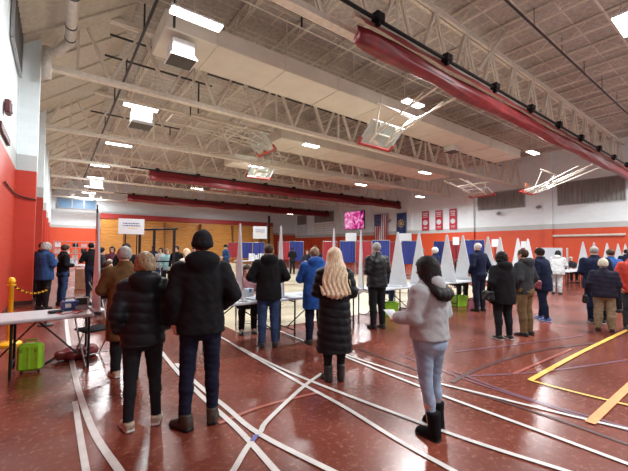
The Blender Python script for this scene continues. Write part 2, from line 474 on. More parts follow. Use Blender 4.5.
window_panel(5, 'x', XL, 10.0, 12.3, 6.3, 8.6, mat('dark_window_curtain', (0.09, 0.085, 0.08), 0.9, var=.3, stretch=(6, 6, .2)), 1)
g0, g1 = UY(57, 208, YB), UY(96, 209, YB)
wg = MB(); wg.box(((g0.x+g1.x)/2, YB-.03, 6.55), (g1.x-g0.x, .06, 1.05))
wn = struct('window_6', wg, M_DGLASS)
fr = MB()
for x in (g0.x, g0.x+(g1.x-g0.x)*.37, g0.x+(g1.x-g0.x)*.68, g1.x): fr.box((x, YB-.06, 6.55), (.1, .08, 1.15))
for z in (6.0, 7.1): fr.box(((g0.x+g1.x)/2, YB-.06, z), (g1.x-g0.x, .08, .1))
fr.build('window_frame', M_GREYMETAL, wn)
for n, (y0, y1) in enumerate(((38.0, 42.6), (44.8, 47.3))):
    lv = MB()
    for k in range(5): lv.bar((XR-.06, y0, 3.95+k*.33), (XR-.06, y1, 3.95+k*.33), .05, .16)
    for y in (y0, (y0+y1)/2, y1): lv.bar((XR-.03, y, 3.8), (XR-.03, y, 5.4), .05, .1)
    tag(lv.build('wall_rail', mat('pale_rail', (.62, .63, .62), .5)), ['white slatted rail below the grey curtained window left of the pink screen', 'white slatted rail in the far corner beside the bleachers'][n], 'rail')

# folded bleachers on the back wall
bx0, bx1 = UY(101, 230, 46.5).x, UY(274, 230, 46.5).x
bl = thing('folded_bleachers', 'folded orange wooden bleachers with a red top band along the back wall', 'bleachers', (bx0, 46.3, 0))
mb = MB()
nr = 14
for k in range(nr):
    z0 = k*0.355
    mb.cbox(((bx1-bx0)/2, 0.10+k*0.06, z0+0.17), (bx1-bx0, 0.5, 0.335), 0.012)
mb.build('seat_board', M_WOOD, bl)
mb = MB(); mb.cbox(((bx1-bx0)/2, 0.9, 5.28), (bx1-bx0+.1, 0.7, 0.62), .02); mb.build('top_band', M_REDPAD, bl)
for k in range(5):
    mb = MB(); mb.box(((bx1-bx0)*(k+.5)/5, 0.25, 2.4), (.05, 1.0, 4.8)); mb.build('end_rail', mat('dark_wood', (.2, .09, .03), .5), bl)
del k

# ------------------------------------------------------------------ roof steel
def truss(y, label, near):
    t = thing('roof_truss', label, 'roof truss', (XL+.45, y+.25, ZT), group='roof trusses')
    L = XR-XL-.65; D = 2.1
    mb = MB()
    for s in (-.07, .07): mb.box((L/2, s, D), (L, .1, .14))
    mb.box((L/2, 0, D+.07), (L, .26, .02)); mb.build('top_chord', M_STEEL, t)
    mb = MB()
    for s in (-.07, .07): mb.box((L/2, s, 0), (L, .1, .13))
    mb.box((L/2, 0, -.07), (L, .26, .02)); mb.build('bottom_chord', M_STEEL, t)
    n = 18; p = L/n
    dn = MB()
    for s in (-.045, .045): dn.bar((0, s, 0), (p/2, s, D), .045, .08)
    upm = MB()
    for s in (-.045, .045): upm.bar((0, s, D), (p/2, s, 0), .045, .08)
    vt = MB(); vt.bar((0, 0, 0), (0, 0, D), .07, .07)
    first = {}
    for i in range(n):
        for nm, mbx, x in (('diagonal_brace', dn, i*p), ('diagonal_brace', upm, i*p+p/2), ('vertical_post', vt, i*p+p/2)):
            if nm == 'vertical_post' and i % 2: continue
            k = id(mbx)
            if k not in first:
                o = mbx.build(nm, M_STEEL, t); first[k] = o
            else:
                o = first[k].copy(); COL.objects.link(o); o.parent = t
            o.location = (x, 0, 0)
    return t
tn = ['roof truss above the big red rolled divider curtain, nearest the camera', 'second roof truss, its lower chord ending at the nearest left wall pilaster',
      'third roof truss from the camera, ending at the second left wall pilaster', 'fourth roof truss, the one that carries the middle red divider curtain',
      'fifth roof truss from the camera, between the middle and farthest red curtains', 'sixth roof truss, the one that carries the farthest red divider curtain', 'last cream roof truss close to the back wall']
for y, l in zip(PY, tn): truss(y, l, True)

# bar joists along the room on top of the trusses
JX = [0.9+1.95*i for i in range(16)]
def joist(first, x, label):
    if first is None:
        t = thing('bar_joist', label, 'roof joist', (x, 0, ZR-.5), group='roof bar joists')
        L0, L1 = YF+.2, YB-.2
        for nm, z in (('top_chord', .44), ('bottom_chord', 0)):
            mb = MB()
            for s in (-.03, .03): mb.box((s, (L0+L1)/2, z), (.035, L1-L0, .05))
            mb.build(nm, M_STEEL, t)
        mb = MB(); y = L0; k = 0
        pts = []
        while y < L1:
            pts.append((0, y, .42 if k % 2 else .02)); y += .5; k += 1
        for a, b in zip(pts, pts[1:]): mb.bar(a, b, .022, .022)
        mb.build('zigzag_web', M_STEEL, t)
        return t
    return dup(first, (x, 0, ZR-.5), label=label)
j0 = None
for i, x in enumerate(JX):
    o = joist(j0, x, '%s cream bar joist under the roof deck counted from the left wall' % ORD[i+1])
    j0 = j0 or o

# cross bridging pipes, thin rows under the roof deck
for i, y in enumerate((3.0, 9.4, 10.9, 16.2, 22.6)):
    mb = MB(); mb.tube([(0.2, y, ZR-.62), (XR-.3, y, ZR-.62)], .02, 6)
    tag(mb.build('bridging_rod', M_STEEL), '%s thin cream bridging rod running across under the joists from the camera' % ORD[i+1], 'roof rod')

# ducts
def duct(y0, y1, z0, z1, x0, x1, label):
    t = thing('air_duct', label, 'air duct', (x0, y0, z0))
    mb = MB(); mb.cbox(((x1-x0)/2, (y1-y0)/2, (z1-z0)/2), (x1-x0, y1-y0, z1-z0), .02); mb.build('duct_body', M_DUCT, t)
    x = 1.5
    while x < x1-x0-.3:
        mb = MB(); mb.box((x, (y1-y0)/2, (z1-z0)/2), (.04, y1-y0+.05, z1-z0+.05)); mb.build('seam_band', M_DUCT, t); x += 2.4
    for x in np.arange(.8, x1-x0, 3.2):
        mb = MB(); mb.bar((x, .1, z1-z0), (x, .1, ZR-z0-.02), .03, .03); mb.bar((x, y1-y0-.1, z1-z0), (x, y1-y0-.1, ZR-z0-.02), .03, .03)
        mb.build('hanger', M_STEEL2, t)
    return t
DZ = 7.75
dA, dB = UY(165, 46, 9.95).x, UY(524, 156, 9.95).x
duct(9.95, 11.7, DZ, DZ+.55, dA, 24.5, 'wide cream rectangular air duct nearest the camera, with three white diffusers')
duct(15.7, 17.9, 7.55, 8.1, 9.5, 25.5, 'second wide cream air duct, behind the glass backboards')
duct(21.9, 23.5, 7.5, 8.1, 9.5, 26.0, 'third cream air duct, above the middle red divider curtain')
duct(28.9, 30.3, 7.5, 8.1, 8.0, 26.0, 'farthest cream air duct, near the rear lights')
lw = MB()
def diffuser(px, py, Y, w, label, top=None):
    c = UY(px, py, Y)
    t = thing('air_diffuser', label, 'air diffuser', c)
    mb = MB(); mb.cbox((0, 0, 0), (w, w, w*.72), .02); mb.prism([(-w*.5, -w*.36), (w*.5, -w*.36), (w*.62, -w*.5), (-w*.62, -w*.5)], 'y', -w*.6, w*.6)
    mb.build('box', M_LAMPBODY, t)
    mb = MB()
    mb.box((0, 0, -w*.505), (w*1.12, w*1.08, .02))
    mb.build('louvre', mat('dark_louvre', (.06, .055, .05), .6), t)
    for s in (-1, 1):
        mb = MB(); mb.bar((s*w*.4, 0, w*.36), (s*w*.4, 0, (top or ZR)-c.z-.002), .02, .02); mb.build('hanger', M_STEEL2, t)
    return t
diffuser(181, 52, 10.3, .62, 'white square diffuser hanging at the left end of the nearest duct', DZ)
diffuser(141, 118, 16.4, .75, 'white square diffuser just below the second left light')
diffuser(372, 147, 16.5, .8, 'white diffuser hanging behind the nearest glass backboard')
diffuser(452, 147, 11.4, .6, 'white diffuser under the near duct, right of the glass backboard', DZ)
diffuser(364, 171, 21.0, .7, 'cream diffuser under the second duct in the middle of the roof')
diffuser(96, 184, 33.0, .9, 'small far white diffuser below the back left lights')

# ceiling lights
def lamp(px, py, z, L, label, power=1.0, first=None, rz=0.0, light=True):
    c = U(px, py, z)
    t = thing('ceiling_light', label, 'ceiling light', c, rz, 'high bay ceiling lights')
    mb = MB(); mb.cbox((0, 0, .06), (L, .34, .07), .015); mb.build('housing', M_LAMPBODY, t)
    mb = MB()
    for s in (-.085, .085): mb.cbox((0, s, .01), (L*.96, .15, .035), .01)
    mb.build('lens', M_LAMP, t)
    for s in (-1, 1):
        mb = MB(); mb.bar((s*L*.4, 0, .09), (s*L*.4, 0, max(.3, ZR-.1-c.z)), .012, .012); mb.build('cable', M_GREYMETAL, t)
    if light:
        ld = bpy.data.lights.new('lamp_glow', 'AREA'); ld.shape = 'RECTANGLE'; ld.size = L; ld.size_y = .34; ld.energy = 560*power; ld.color = (.96, .985, 1)
        ld.spread = R(170)
        lo = bpy.data.objects.new('lamp_glow', ld); COL.objects.link(lo); lo.parent = t; lo.location = (0, 0, -.03)
    return t
LAMPS = [(197, 20, 7.6, 1.35, 'bright white linear light above the front left diffuser, nearest the camera'),
         (141, 108, 7.6, 1.35, 'second white linear light in the left row, right above a white diffuser'),
         (119, 145, 7.6, 1.35, 'third white linear light back in the left row'),
         (100, 166, 7.6, 1.2, 'fourth light back in the left row, small and oval'),
         (96, 178, 7.6, 1.3, 'fifth light back in the left row, over the far white diffuser'),
         (92, 187, 7.6, 1.3, 'sixth light back in the left row'),
         (89, 193, 7.6, 1.3, 'farthest light of the left row'),
         (311, 146, 7.3, 1.0, 'round looking bright light left of the nearest glass backboard'),
         (413, 104, 7.4, 1.1, 'bright light below the big red rolled curtain, framed by backboard pipes'),
         (533, 153, 7.4, 1.1, 'white light under the big red curtain near the right wall windows'),
         (626, 26, 7.6, 1.3, 'bright light at the upper right corner of the picture'),
         (425, 173, 7.4, 1.2, 'twin lens light under the duct, right of the nearest glass backboard'),
         (361, 185, 7.0, 1.1, 'light above the right half of the middle red curtain'),
         (420, 197, 6.5, 1.0, 'light just past the right end of the middle red curtain'),
         (256, 167, 7.4, 1.1, 'light beside the small glass backboard over the middle red curtain'),
         (197, 189, 7.3, 1.1, 'light between the middle and farthest red curtains, left of centre'),
         (234, 204, 7.2, 1.2, 'light just above the farthest red curtain'),
         (290, 214, 6.5, 1.0, 'farthest light close to the back right corner')]
for px, py, z, L, lab in LAMPS: lamp(px, py, z, L, lab, light=(px != 290))
# unseen lights continuing the rows; the last one added to brighten the right wall
for x, y in ((5, -2.5), (14, -1.0), (23, -1.5), (27.8, 2.2)):
    t = lamp(300, 100, 7.6, 1.35, 'unseen ceiling light continuing the rows out of view', 1.2); t.location = (x, y, 7.6)

# red divider curtains, rolled up under three trusses
def divider(y, x0, x1, label, ztop, sc=1.0, mesh=True, seed=1):
    t = thing('divider_curtain', label, 'divider curtain', (x0, y, ztop), group='red roll-up divider curtains')
    L = x1-x0; rnd = random.Random(seed)
    mb = MB(); mb.box((L/2, .12, .02), (L, .12, .1)); mb.box((L/2, .12, .13), (L, .05, .12)); mb.build('track', M_STEEL2, t)
    mb = MB(); mb.tube([(-1.2, -.14, -.02), (L, -.14, -.02)], .045, 8); mb.build('drive_tube', M_BLACK, t)
    n = max(6, int(L/2.6))
    for k in range(n):
        mb = MB(); mb.cbox((.5+k*(L-1)/(n-1), -.16, .02), (.26, .22, .2), .02); mb.box((.5+k*(L-1)/(n-1), -.16, -.12), (.08, .12, .12)); mb.build('bracket', M_BLACK, t)
    rings = []; N = 140 if mesh else 60; ns = 30
    ph = [rnd.uniform(0, 6) for _ in range(8)]
    for i in range(N+1):
        u = i/N; x = u*L
        e = min(1, u*L/.35); g = .55+.45*e if u*L < .35 else 1
        ring = []
        for k in range(ns):
            a = 2*math.pi*k/ns
            cz = -.50+.02*math.sin(x*.9+ph[0]); hz = .25+.02*math.sin(x*1.7+ph[1]); wy_ = .24
            ca, sa = math.cos(a), math.sin(a)
            wloc = wy_*(0.45+0.55*(1-sa)/2*1.15)
            f = 1+.10*math.sin(3*a+x*1.1+ph[2])+.12*math.sin(6*a-x*1.7+ph[3])+.10*math.sin(11*a+x*.7+ph[4])
            yy = wloc*ca*f*g; zz = cz+hz*sa*(1+.05*math.sin(4*a+x*2+ph[5]))*(.8+.2*g)
            ring.append((x+.05*math.sin(a*2), yy*sc, zz*sc))
        rings.append(ring)
    mb = MB(); mb.loft(rings); mb.build('rolled_curtain', M_CURT if mesh else M_CURT_DIM, t, smooth=True)
    mb = MB()   # lighter mesh fabric hanging above the roll
    P = []
    for z in (-.03, -.2, -.36):
        P.append([(L*i/80, (-.20 if z < -.3 else -.1 if z < -.1 else -.02)*sc*1.25+.02*math.sin(i*1.1+z*9), z*sc) for i in range(81)])
    mb.grid(P); mb.build('upper_mesh', M_CURTMESH if mesh else M_CURT_DIM, t, smooth=True)
    return t
divider(5.55, 5.35, XR-.5, 'big red rolled divider curtain sloping across the upper right, nearest the camera', ZT-.05, 1.0)
divider(25.7, 5.0, XR-.5, 'middle red rolled divider curtain stretched across the hall', ZT-.05, 1.0, False, 2)
divider(38.6, 5.6, XR-.5, 'farthest red rolled divider curtain, in front of the back wall', ZT-.1, 1.0, False, 3)
mb = MB(); a = UY(533, -6, 5.9); b = UY(479, 69, 5.6); mb.tube([a, b], .06, 8)
tag(mb.build('brace_pipe', M_STEEL), 'slanted cream brace pipe from the roof down to the big red curtain track', 'brace')

# pipes
mb = MB(); p0 = U(157, 0, 8.6); mb.tube([(p0.x, 2, 8.6), (p0.x, 44, 8.6)], .045, 8)
for y in (9, 12, 15.5, 19, 23, 28):
    mb.tube([(p0.x, y, 8.6), (p0.x, y, 9.5)], .03, 6)
tag(mb.build('sprinkler_main', M_BLACKPIPE), 'long black sprinkler pipe running along the left side of the roof', 'pipe')
for i, (y, x1) in enumerate(((8.6, 6.5), (9.6, 3.0), (13.6, 7.0), (15.2, 5.5), (18.0, 6.0), (22, 6))):
    mb = MB(); mb.tube([(1.3, y, 9.0), (x1, y, 9.0)], .04, 6); mb.tube([(x1-.6, y, 9.0), (x1-.6, y, 7.6 if i in (1, 3) else 8.5)], .035, 6)
    tag(mb.build('sprinkler_branch', M_BLACKPIPE), '%s black sprinkler branch pipe from the camera across the left roof' % ORD[i+1], 'pipe')
mb = MB(); q = Vector((0, 0, 9.05)); mb.tube([(4, 4.6, q.z), (XR-.4, 4.6, q.z)], .035, 8)
for x in np.arange(5, 30, 2.5): mb.tube([(x, 4.6, q.z), (x, 4.6, ZR-.001)], .012, 5)
tag(mb.build('conduit', M_BLACKPIPE), 'black conduit under the roof deck in the upper right', 'pipe')
for i, y in enumerate((8.9, 14.4)):
    mb = MB(); mb.tube([(5, y, 9.1), (XR-.4, y, 9.1)], .04, 8)
    for x in np.arange(6, 30, 3.1): mb.tube([(x, y, 9.1), (x, y, ZR-.001)], .012, 5)
    tag(mb.build('conduit', M_BLACKPIPE), ['black conduit just in front of the nearest air duct', 'black conduit between the first and second air ducts'][i], 'pipe')
d0 = U(66.5, 92, 7.6); 
mb = MB(); mb.tube([(d0.x, 3, 7.6), (d0.x, 12.15, 7.6), (d0.x-.1, 12.3, 7.55), (XL+.85, 12.45, 7.35), (XL+.62, 12.45, 7.2)], .13, 14)
w = mb.build('drain_pipe', M_PVC, smooth=True); tag(w, 'thick cream drain pipe with black straps along the left wall top', 'pipe')
for y in (5.6, 7.0, 8.4, 9.8, 11.2, 11.9):
    mb = MB(); mb.tube([(d0.x, y-.03, 7.6), (d0.x, y+.03, 7.6)], .142, 14); mb.bar((d0.x, y, 7.7), (d0.x, y, ZR-.002), .02, .02); mb.build('strap', M_BLACKPIPE, w)
mb = MB(); mb.tube([(XL+.6, 12.45, 7.4), (XL+.6, 12.45, 6.5)], .12, 12); mb.build('down_pipe', M_PVC, w, smooth=True)

# folded basketball backboards
def backboard(px, py, t_, yaw, tilt, label, rise=1.9, back=3.0):
    c = EYE+ray(px, py)*t_
    g = thing('basketball_backboard', label, 'basketball backboard', c, R(yaw), 'folded up basketball backboards')
    rm = Matrix.Rotation(R(tilt), 3, 'X')
    def T(p): return rm @ Vector(p)
    def tbox(mb, cc, d):
        tmp = MB(); tmp.box(cc, d)
        mb.add([T(v) for v in tmp.v], tmp.f)
    mb = MB(); tbox(mb, (0, 0, .53), (1.75, .02, 1.02)); mb.build('glass_panel', M_GLASS, g)
    mb = MB()
    for cc, d in (((0, 0, 1.05), (1.83, .05, .05)), ((-.9, 0, .53), (.05, .05, 1.07)), ((.9, 0, .53), (.05, .05, 1.07))): tbox(mb, cc, d)
    for cc, d in (((0, -.02, .60), (.61, .012, .05)), ((0, -.02, .16), (.61, .012, .05)), ((-.28, -.02, .38), (.05, .012, .45)), ((.28, -.02, .38), (.05, .012, .45))): tbox(mb, cc, d)
    mb.build('frame', M_WPLASTIC, g)
    mb = MB(); tbox(mb, (0, 0, 0), (1.88, .1, .10)); tbox(mb, (-.91, 0, .14), (.08, .1, .28)); tbox(mb, (.91, 0, .14), (.08, .1, .28)); mb.build('edge_pad', M_REDPAD, g)
    mb = MB(); mb.tube([T((.225*math.cos(a), -.38+.225*math.sin(a), .15)) for a in np.linspace(0, 2*math.pi, 20, endpoint=False)], .012, 6, closed=True)
    tbox(mb, (0, -.1, .13), (.14, .12, .12)); mb.build('hoop', M_ORANGE, g)
    mb = MB()
    top = [(-.6, back, rise), (.6, back, rise)]
    for s, tp in zip((-.45, .45), top):
        mb.tube([T((s, .06, .2)), T((s, .06, 1.0))], .03, 6)
        mb.tube([T((s, .06, .9)), tp], .035, 6); mb.tube([T((s, .06, .25)), (tp[0], back*.8, rise)], .03, 6)
        mb.tube([T((s, .06, .6)), (s*2.2, back*.35, rise)], .03, 6)
    mb.tube([T((-.45, .06, .6)), T((.45, .06, .6))], .03, 6); mb.tube([top[0], top[1]], .04, 6)
    mb.tube([(-1.2, back*.35, rise), (1.2, back*.35, rise)], .04, 6)
    mb.tube([(-.45, back*.5, rise*.62), (.45, back*.5, rise*.62)], .03, 6)
    mb.build('support_frame', M_STEEL, g)
    return g
backboard(374, 147, 14.2, 180, -48, 'glass backboard with a red padded edge folded under the roof centre, nearest one', 1.1, 3.5)
backboard(267, 153, 18.6, -90, 42, 'small folded glass backboard with a red edge above the middle red curtain', .75, -5.0)
backboard(258, 178, 24.3, 180, -50, 'folded glass backboard hanging right behind the middle red curtain', .9)
backboard(219, 191, 33.0, 180, -50, 'pale far folded backboard left of centre between the two far curtains', .8, 1.0)
backboard(526, 193, 22.0, 180, -78, 'folded backboard with long cream pipes near the right wall windows', 1.1, 3.7)
backboard(482, 196, 25.5, 90, -68, 'folded backboard seen edge on above the left grey window on the right wall', .7, 4.0)

# ------------------------------------------------------------------ right wall furnishings
def wallpt(px, py): return UX(px, py, XR-.02)
a, b = wallpt(345, 230), wallpt(365, 210)
t = thing('wall_screen', 'lit pink and white video screen high on the right wall', 'screen', (XR-.1, (a.y+b.y)/2, a.z))
Wd, Hd = abs(a.y-b.y), b.z-a.z
mb = MB(); mb.cbox((0, 0, Hd/2), (.12, Wd, Hd), .02); mb.build('casing', M_BLACK, t)
mb = MB(); mb.box((-.065, 0, Hd/2), (.01, Wd*.96, Hd*.95)); mb.build('display', M_SCREEN, t)

def hanging(name, label, cat, px0, px1, pyt, pyb, m, group=None, gap=.0):
    a = wallpt(px0, pyb); b = wallpt(px1, pyt)
    t = thing(name, label, cat, (XR-.36-gap, (a.y+b.y)/2, a.z), group=group)
    return t, abs(a.y-b.y), b.z-a.z
t, Wd, Hd = hanging('national_flag', 'United States flag hanging vertically on the right wall beside the screen', 'flag', 376, 389, 214, 241, None)
mb = MB(); P = []
N = 52
for z in np.linspace(0, Hd, 8):
    P.append([(.05*math.sin(i*.6+z), Wd/2-Wd*i/N, z) for i in range(N+1)])
# canton at the upper left as the viewer sees it
mb = MB(); vs = [p for r_ in P for p in r_]; n = N+1
for j in range(7):
    for i in range(N):
        stripe = 1 if (i*13//N) % 2 == 0 else 0
        mi = 2 if (j >= 4 and i < N*7//13) else stripe
        mb.add([vs[j*n+i], vs[j*n+i+1], vs[(j+1)*n+i+1], vs[(j+1)*n+i]], [(0, 1, 2, 3)], mi)
mb.build('flag_cloth', [M_PAPER, M_FLAGRED, M_NAVYBLUE], t, smooth=True)
mb = MB()
for r_ in range(7):
    for c_ in range(6):
        cy = Wd/2-Wd*(.04+.085*c_+(.04 if r_ % 2 else 0)); cz = Hd*(.62+.05*r_)
        pts = []
        for k in range(10):
            rr = .05 if k % 2 == 0 else .02; aa = math.pi/2+k*math.pi/5
            pts.append((-.07, cy+rr*math.cos(aa), cz+rr*math.sin(aa)))
        mb.poly(pts)
mb.build('stars', M_PAPER, t)
mb = MB(); mb.tube([(0, -Wd/2-.1, Hd+.03), (0, Wd/2+.1, Hd+.03)], .03, 8); mb.build('hanging_rod', M_GREYMETAL, t)
t, Wd, Hd = hanging('state_flag', 'dark blue flag with a gold round seal hanging right of the striped flag', 'flag', 398.5, 408, 213, 234, None)
mb = MB(); mb.grid([[(.05*math.sin(i*.7+z), Wd/2-Wd*i/16, z) for i in range(17)] for z in np.linspace(0, Hd, 8)]); mb.build('flag_cloth', M_NAVYBLUE, t, smooth=True)
mb = MB()
def disc(mb, cy, cz, r0, r1, x, mi=0, n=24):
    mb.grid([[(x, cy+r*math.cos(a), cz+r*math.sin(a)) for a in np.linspace(0, 2*math.pi, n+1)] for r in (r0, r1)], mi)
disc(mb, 0, Hd*.5, .30, .42, -.07); disc(mb, 0, Hd*.5, 0.001, .20, -.07)
for k in range(9):
    aa = k*2*math.pi/9; disc(mb, .52*math.cos(aa), Hd*.5+.52*math.sin(aa), .001, .05, -.07, n=8)
mb.build('gold_seal', M_GOLD, t)
mb = MB(); mb.tube([(0, -Wd/2-.1, Hd+.03), (0, Wd/2+.1, Hd+.03)], .03, 8); mb.build('hanging_rod', M_GREYMETAL, t)
for i, (x0, x1, yt, yb_) in enumerate(((422.5, 429.5, 211, 230.5), (436, 443, 210, 230), (450, 457, 208.5, 229.5))):
    t, Wd, Hd = hanging('wall_banner', ['left', 'middle', 'right'][i]+' one of the three red banners with a white round emblem on the right wall', 'banner', x0, x1, yt, yb_, None, 'red sports banners')
    t.location.x = XR-.12
    mb = MB(); mb.box((0, 0, Hd/2), (.03, Wd, Hd)); mb.build('banner_cloth', M_BANNER, t)
    mb = MB(); disc(mb, 0, Hd*.40, .001, Wd*.33, -.03); mb.build('round_emblem', M_PAPER, t)
    mb = MB()
    for k, (zz, ww, hh) in enumerate(((.88, .72, .07), (.78, .6, .055), (.69, .66, .04), (.16, .6, .035), (.10, .5, .025))):
        for q_ in range(5):
            mb.box((-.025, Wd*ww*(.4-.2*q_), Hd*zz), (.01, Wd*ww*.15, Hd*hh))
    mb.build('lettering', M_PAPER, t)
# long pale pipe on the red wall at the right
a, b = wallpt(551, 236.5), wallpt(626, 234)
mb = MB(); mb.tube([(XR-.12, a.y, (a.z+b.z)/2), (XR-.12, b.y, (a.z+b.z)/2)], .09, 8)
for y in np.linspace(a.y-.3, b.y+.3, 4): mb.box((XR-.06, y, (a.z+b.z)/2), (.14, .08, .2))
tag(mb.build('wall_rail', M_PVC), 'long pale rail fixed on the red right wall behind the far tables', 'rail')
for i, (px, py) in enumerate(((500, 214), (540, 207.5), (391, 221))):
    p = wallpt(px, py); mb = MB(); mb.lathe([(.03, .2), (.06, .12), (.2, .08), (.22, 0), (.1, -.1), (.02, -.12)], (XR-.3, p.y, p.z), 12); mb.box((XR-.12, p.y, p.z+.15), (.3, .06, .06))
    tag(mb.build('wall_camera', M_GREYMETAL, smooth=False), ['small dark camera under the left curtained window on the right wall', 'small camera on the white pilaster between the two curtained windows', 'small camera on the wall between the two flags'][i], 'camera')

# left wall fixtures
t = thing('alarm_horn', 'small dark red alarm box on the white left wall', 'alarm', UX(5, 107, XL+.02))
mb = MB(); mb.cbox((.05, 0, 0), (.1, .32, .28), .02); mb.lathe([(.02, 0), (.06, .0)], (.05, 0, .14), 8); mb.build('casing', mat('dark_red_casing', (.10, .02, .02), .4), t)
mb = MB(); mb.cbox((.11, .05, 0), (.02, .16, .18), .01); mb.build('grille', M_GREYMETAL, t)
mb = MB(); a = UX(0, 124, XL+.03); b = UX(9, 143, XL+.03); mb.bar(a, b, .05, .14)
tag(mb.build('wall_ledge', mat('dark_maroon', (.07, .01, .012), .5)), 'dark maroon ledge strip on the left wall above the red blocks', 'ledge')
mb = MB(); mb.tube([UX(5, 182, XL+.03), UX(14.5, 193.5, XL+.03), (XL+.05, 12.66, 3.08), (XL+.2, 12.66, 3.03), (XL+.47, 12.67, 2.98)], .02, 6)
tag(mb.build('wall_cable', M_BLACKPIPE), 'black cable strung along the red left wall around the pilaster', 'cable')
# ------------------------------------------------------------------ implicit surfaces for people
def surface_nets(f, lo, hi, res):
    lo = np.array(lo, float); hi = np.array(hi, float)
    n = np.maximum(4, np.ceil((hi-lo)/res).astype(int)+1)
    ax = [lo[i]+res*np.arange(n[i]) for i in range(3)]
    X, Y, Z = np.meshgrid(*ax, indexing='ij')
    P = np.stack([X.ravel(), Y.ravel(), Z.ravel()], 1).astype(np.float32)
    v = f(P).reshape(n).astype(np.float32)
    v[0, :, :] = v[-1, :, :] = 1; v[:, 0, :] = v[:, -1, :] = 1; v[:, :, 0] = v[:, :, -1] = 1
    s = v < 0
    c = np.zeros(n-1, np.int8)
    offs = [(i, j, k) for i in (0, 1) for j in (0, 1) for k in (0, 1)]
    for i, j, k in offs: c += s[i:n[0]-1+i, j:n[1]-1+j, k:n[2]-1+k]
    act = np.argwhere((c > 0) & (c < 8))
    if len(act) == 0: return np.zeros((0, 3)), []
    vid = -np.ones(n-1, np.int64); vid[tuple(act.T)] = np.arange(len(act))
    cv = np.stack([v[act[:, 0]+i, act[:, 1]+j, act[:, 2]+k] for i, j, k in offs], 1)
    acc = np.zeros((len(act), 3)); cnt = np.zeros(len(act))
    O = np.array(offs)
    for a in range(8):
        for b in range(a+1, 8):
            if np.abs(O[a]-O[b]).sum() != 1: continue
            va, vb = cv[:, a], cv[:, b]; m = (va < 0) != (vb < 0)
            t = np.where(m, va/np.where(m, va-vb, 1), 0)
            p = O[a]+(O[b]-O[a])*t[:, None]
            acc += np.where(m[:, None], p, 0); cnt += m
    V = lo+(act+acc/cnt[:, None])*res
    Fs = []
    for d in range(3):
        sl0 = [slice(None)]*3; sl1 = [slice(None)]*3
        sl0[d] = slice(0, -1); sl1[d] = slice(1, None)
        e = np.argwhere(s[tuple(sl0)] != s[tuple(sl1)])
        u, w = (d+1) % 3, (d+2) % 3
        ok = (e[:, u] > 0) & (e[:, w] > 0) & (e[:, u] < n[u]-1) & (e[:, w] < n[w]-1)
        e = e[ok]
        flip = s[tuple(e.T)]
        q = []
        for du, dw in ((-1, -1), (0, -1), (0, 0), (-1, 0)):
            g = e.copy(); g[:, u] += du; g[:, w] += dw; q.append(vid[tuple(g.T)])
        q = np.stack(q, 1)
        q = np.where(flip[:, None], q, q[:, ::-1])
        Fs.append(q)
    return V, np.concatenate(Fs)
def smin(a, b, k):
    h = np.clip(.5+.5*(b-a)/k, 0, 1); return b*(1-h)+a*h-k*h*(1-h)
def capsule(P, a, b, ra, rb):
    a = np.array(a, np.float32); b = np.array(b, np.float32); ba = b-a; pa = P-a
    h = np.clip(pa@ba/max(1e-9, ba@ba), 0, 1)
    return np.sqrt(((pa-h[:, None]*ba)**2).sum(1))-(ra+(rb-ra)*h)
def ellip(P, c, r):
    q = (P-np.array(c, np.float32))/np.array(r, np.float32)
    return (np.sqrt((q**2).sum(1))-1)*min(r)
def boxd(P, c, h, r=.01):
    q = np.abs(P-np.array(c, np.float32))-np.array(h, np.float32)+r
    return np.sqrt((np.maximum(q, 0)**2).sum(1))+np.minimum(q.max(1), 0)-r
def loft_d(P, zs, rxs, rys, cys=None, cxs=None, pw=2.3):
    z = P[:, 2]; rx = np.interp(z, zs, rxs); ry = np.interp(z, zs, rys)
    cy = np.interp(z, zs, cys) if cys is not None else 0
    cx = np.interp(z, zs, cxs) if cxs is not None else 0
    d = (np.power(np.power(np.abs((P[:, 0]-cx)/rx), pw)+np.power(np.abs((P[:, 1]-cy)/ry), pw), 1/pw)-1)*np.minimum(rx, ry)
    return np.maximum(d, np.maximum(zs[0]-z, z-zs[-1]))
def rotz(P, c, a, pitch=0.0):      # into a head's own frame
    c = np.array(c, np.float32); q = P-c
    ca, sa = math.cos(a), math.sin(a)
    x = q[:, 0]*ca+q[:, 1]*sa; y = -q[:, 0]*sa+q[:, 1]*ca; z = q[:, 2]
    cp, sp = math.cos(pitch), math.sin(pitch)
    return np.stack([x, y*cp-z*sp, y*sp+z*cp], 1)     # pitch > 0 : nods down

def mesh_obj(name, V, Fq, mats, parent, mi=None, smooth=True):
    me = bpy.data.meshes.new(name)
    me.from_pydata(V.tolist(), [], [tuple(q) for q in Fq.tolist()])
    if not isinstance(mats, (list, tuple)): mats = [mats]
    for m in mats: me.materials.append(m)
    if mi is not None: me.polygons.foreach_set('material_index', mi)
    if smooth: me.polygons.foreach_set('use_smooth', [True]*len(me.polygons))
    me.update()
    o = bpy.data.objects.new(name, me); COL.objects.link(o); o.parent = parent
    return o

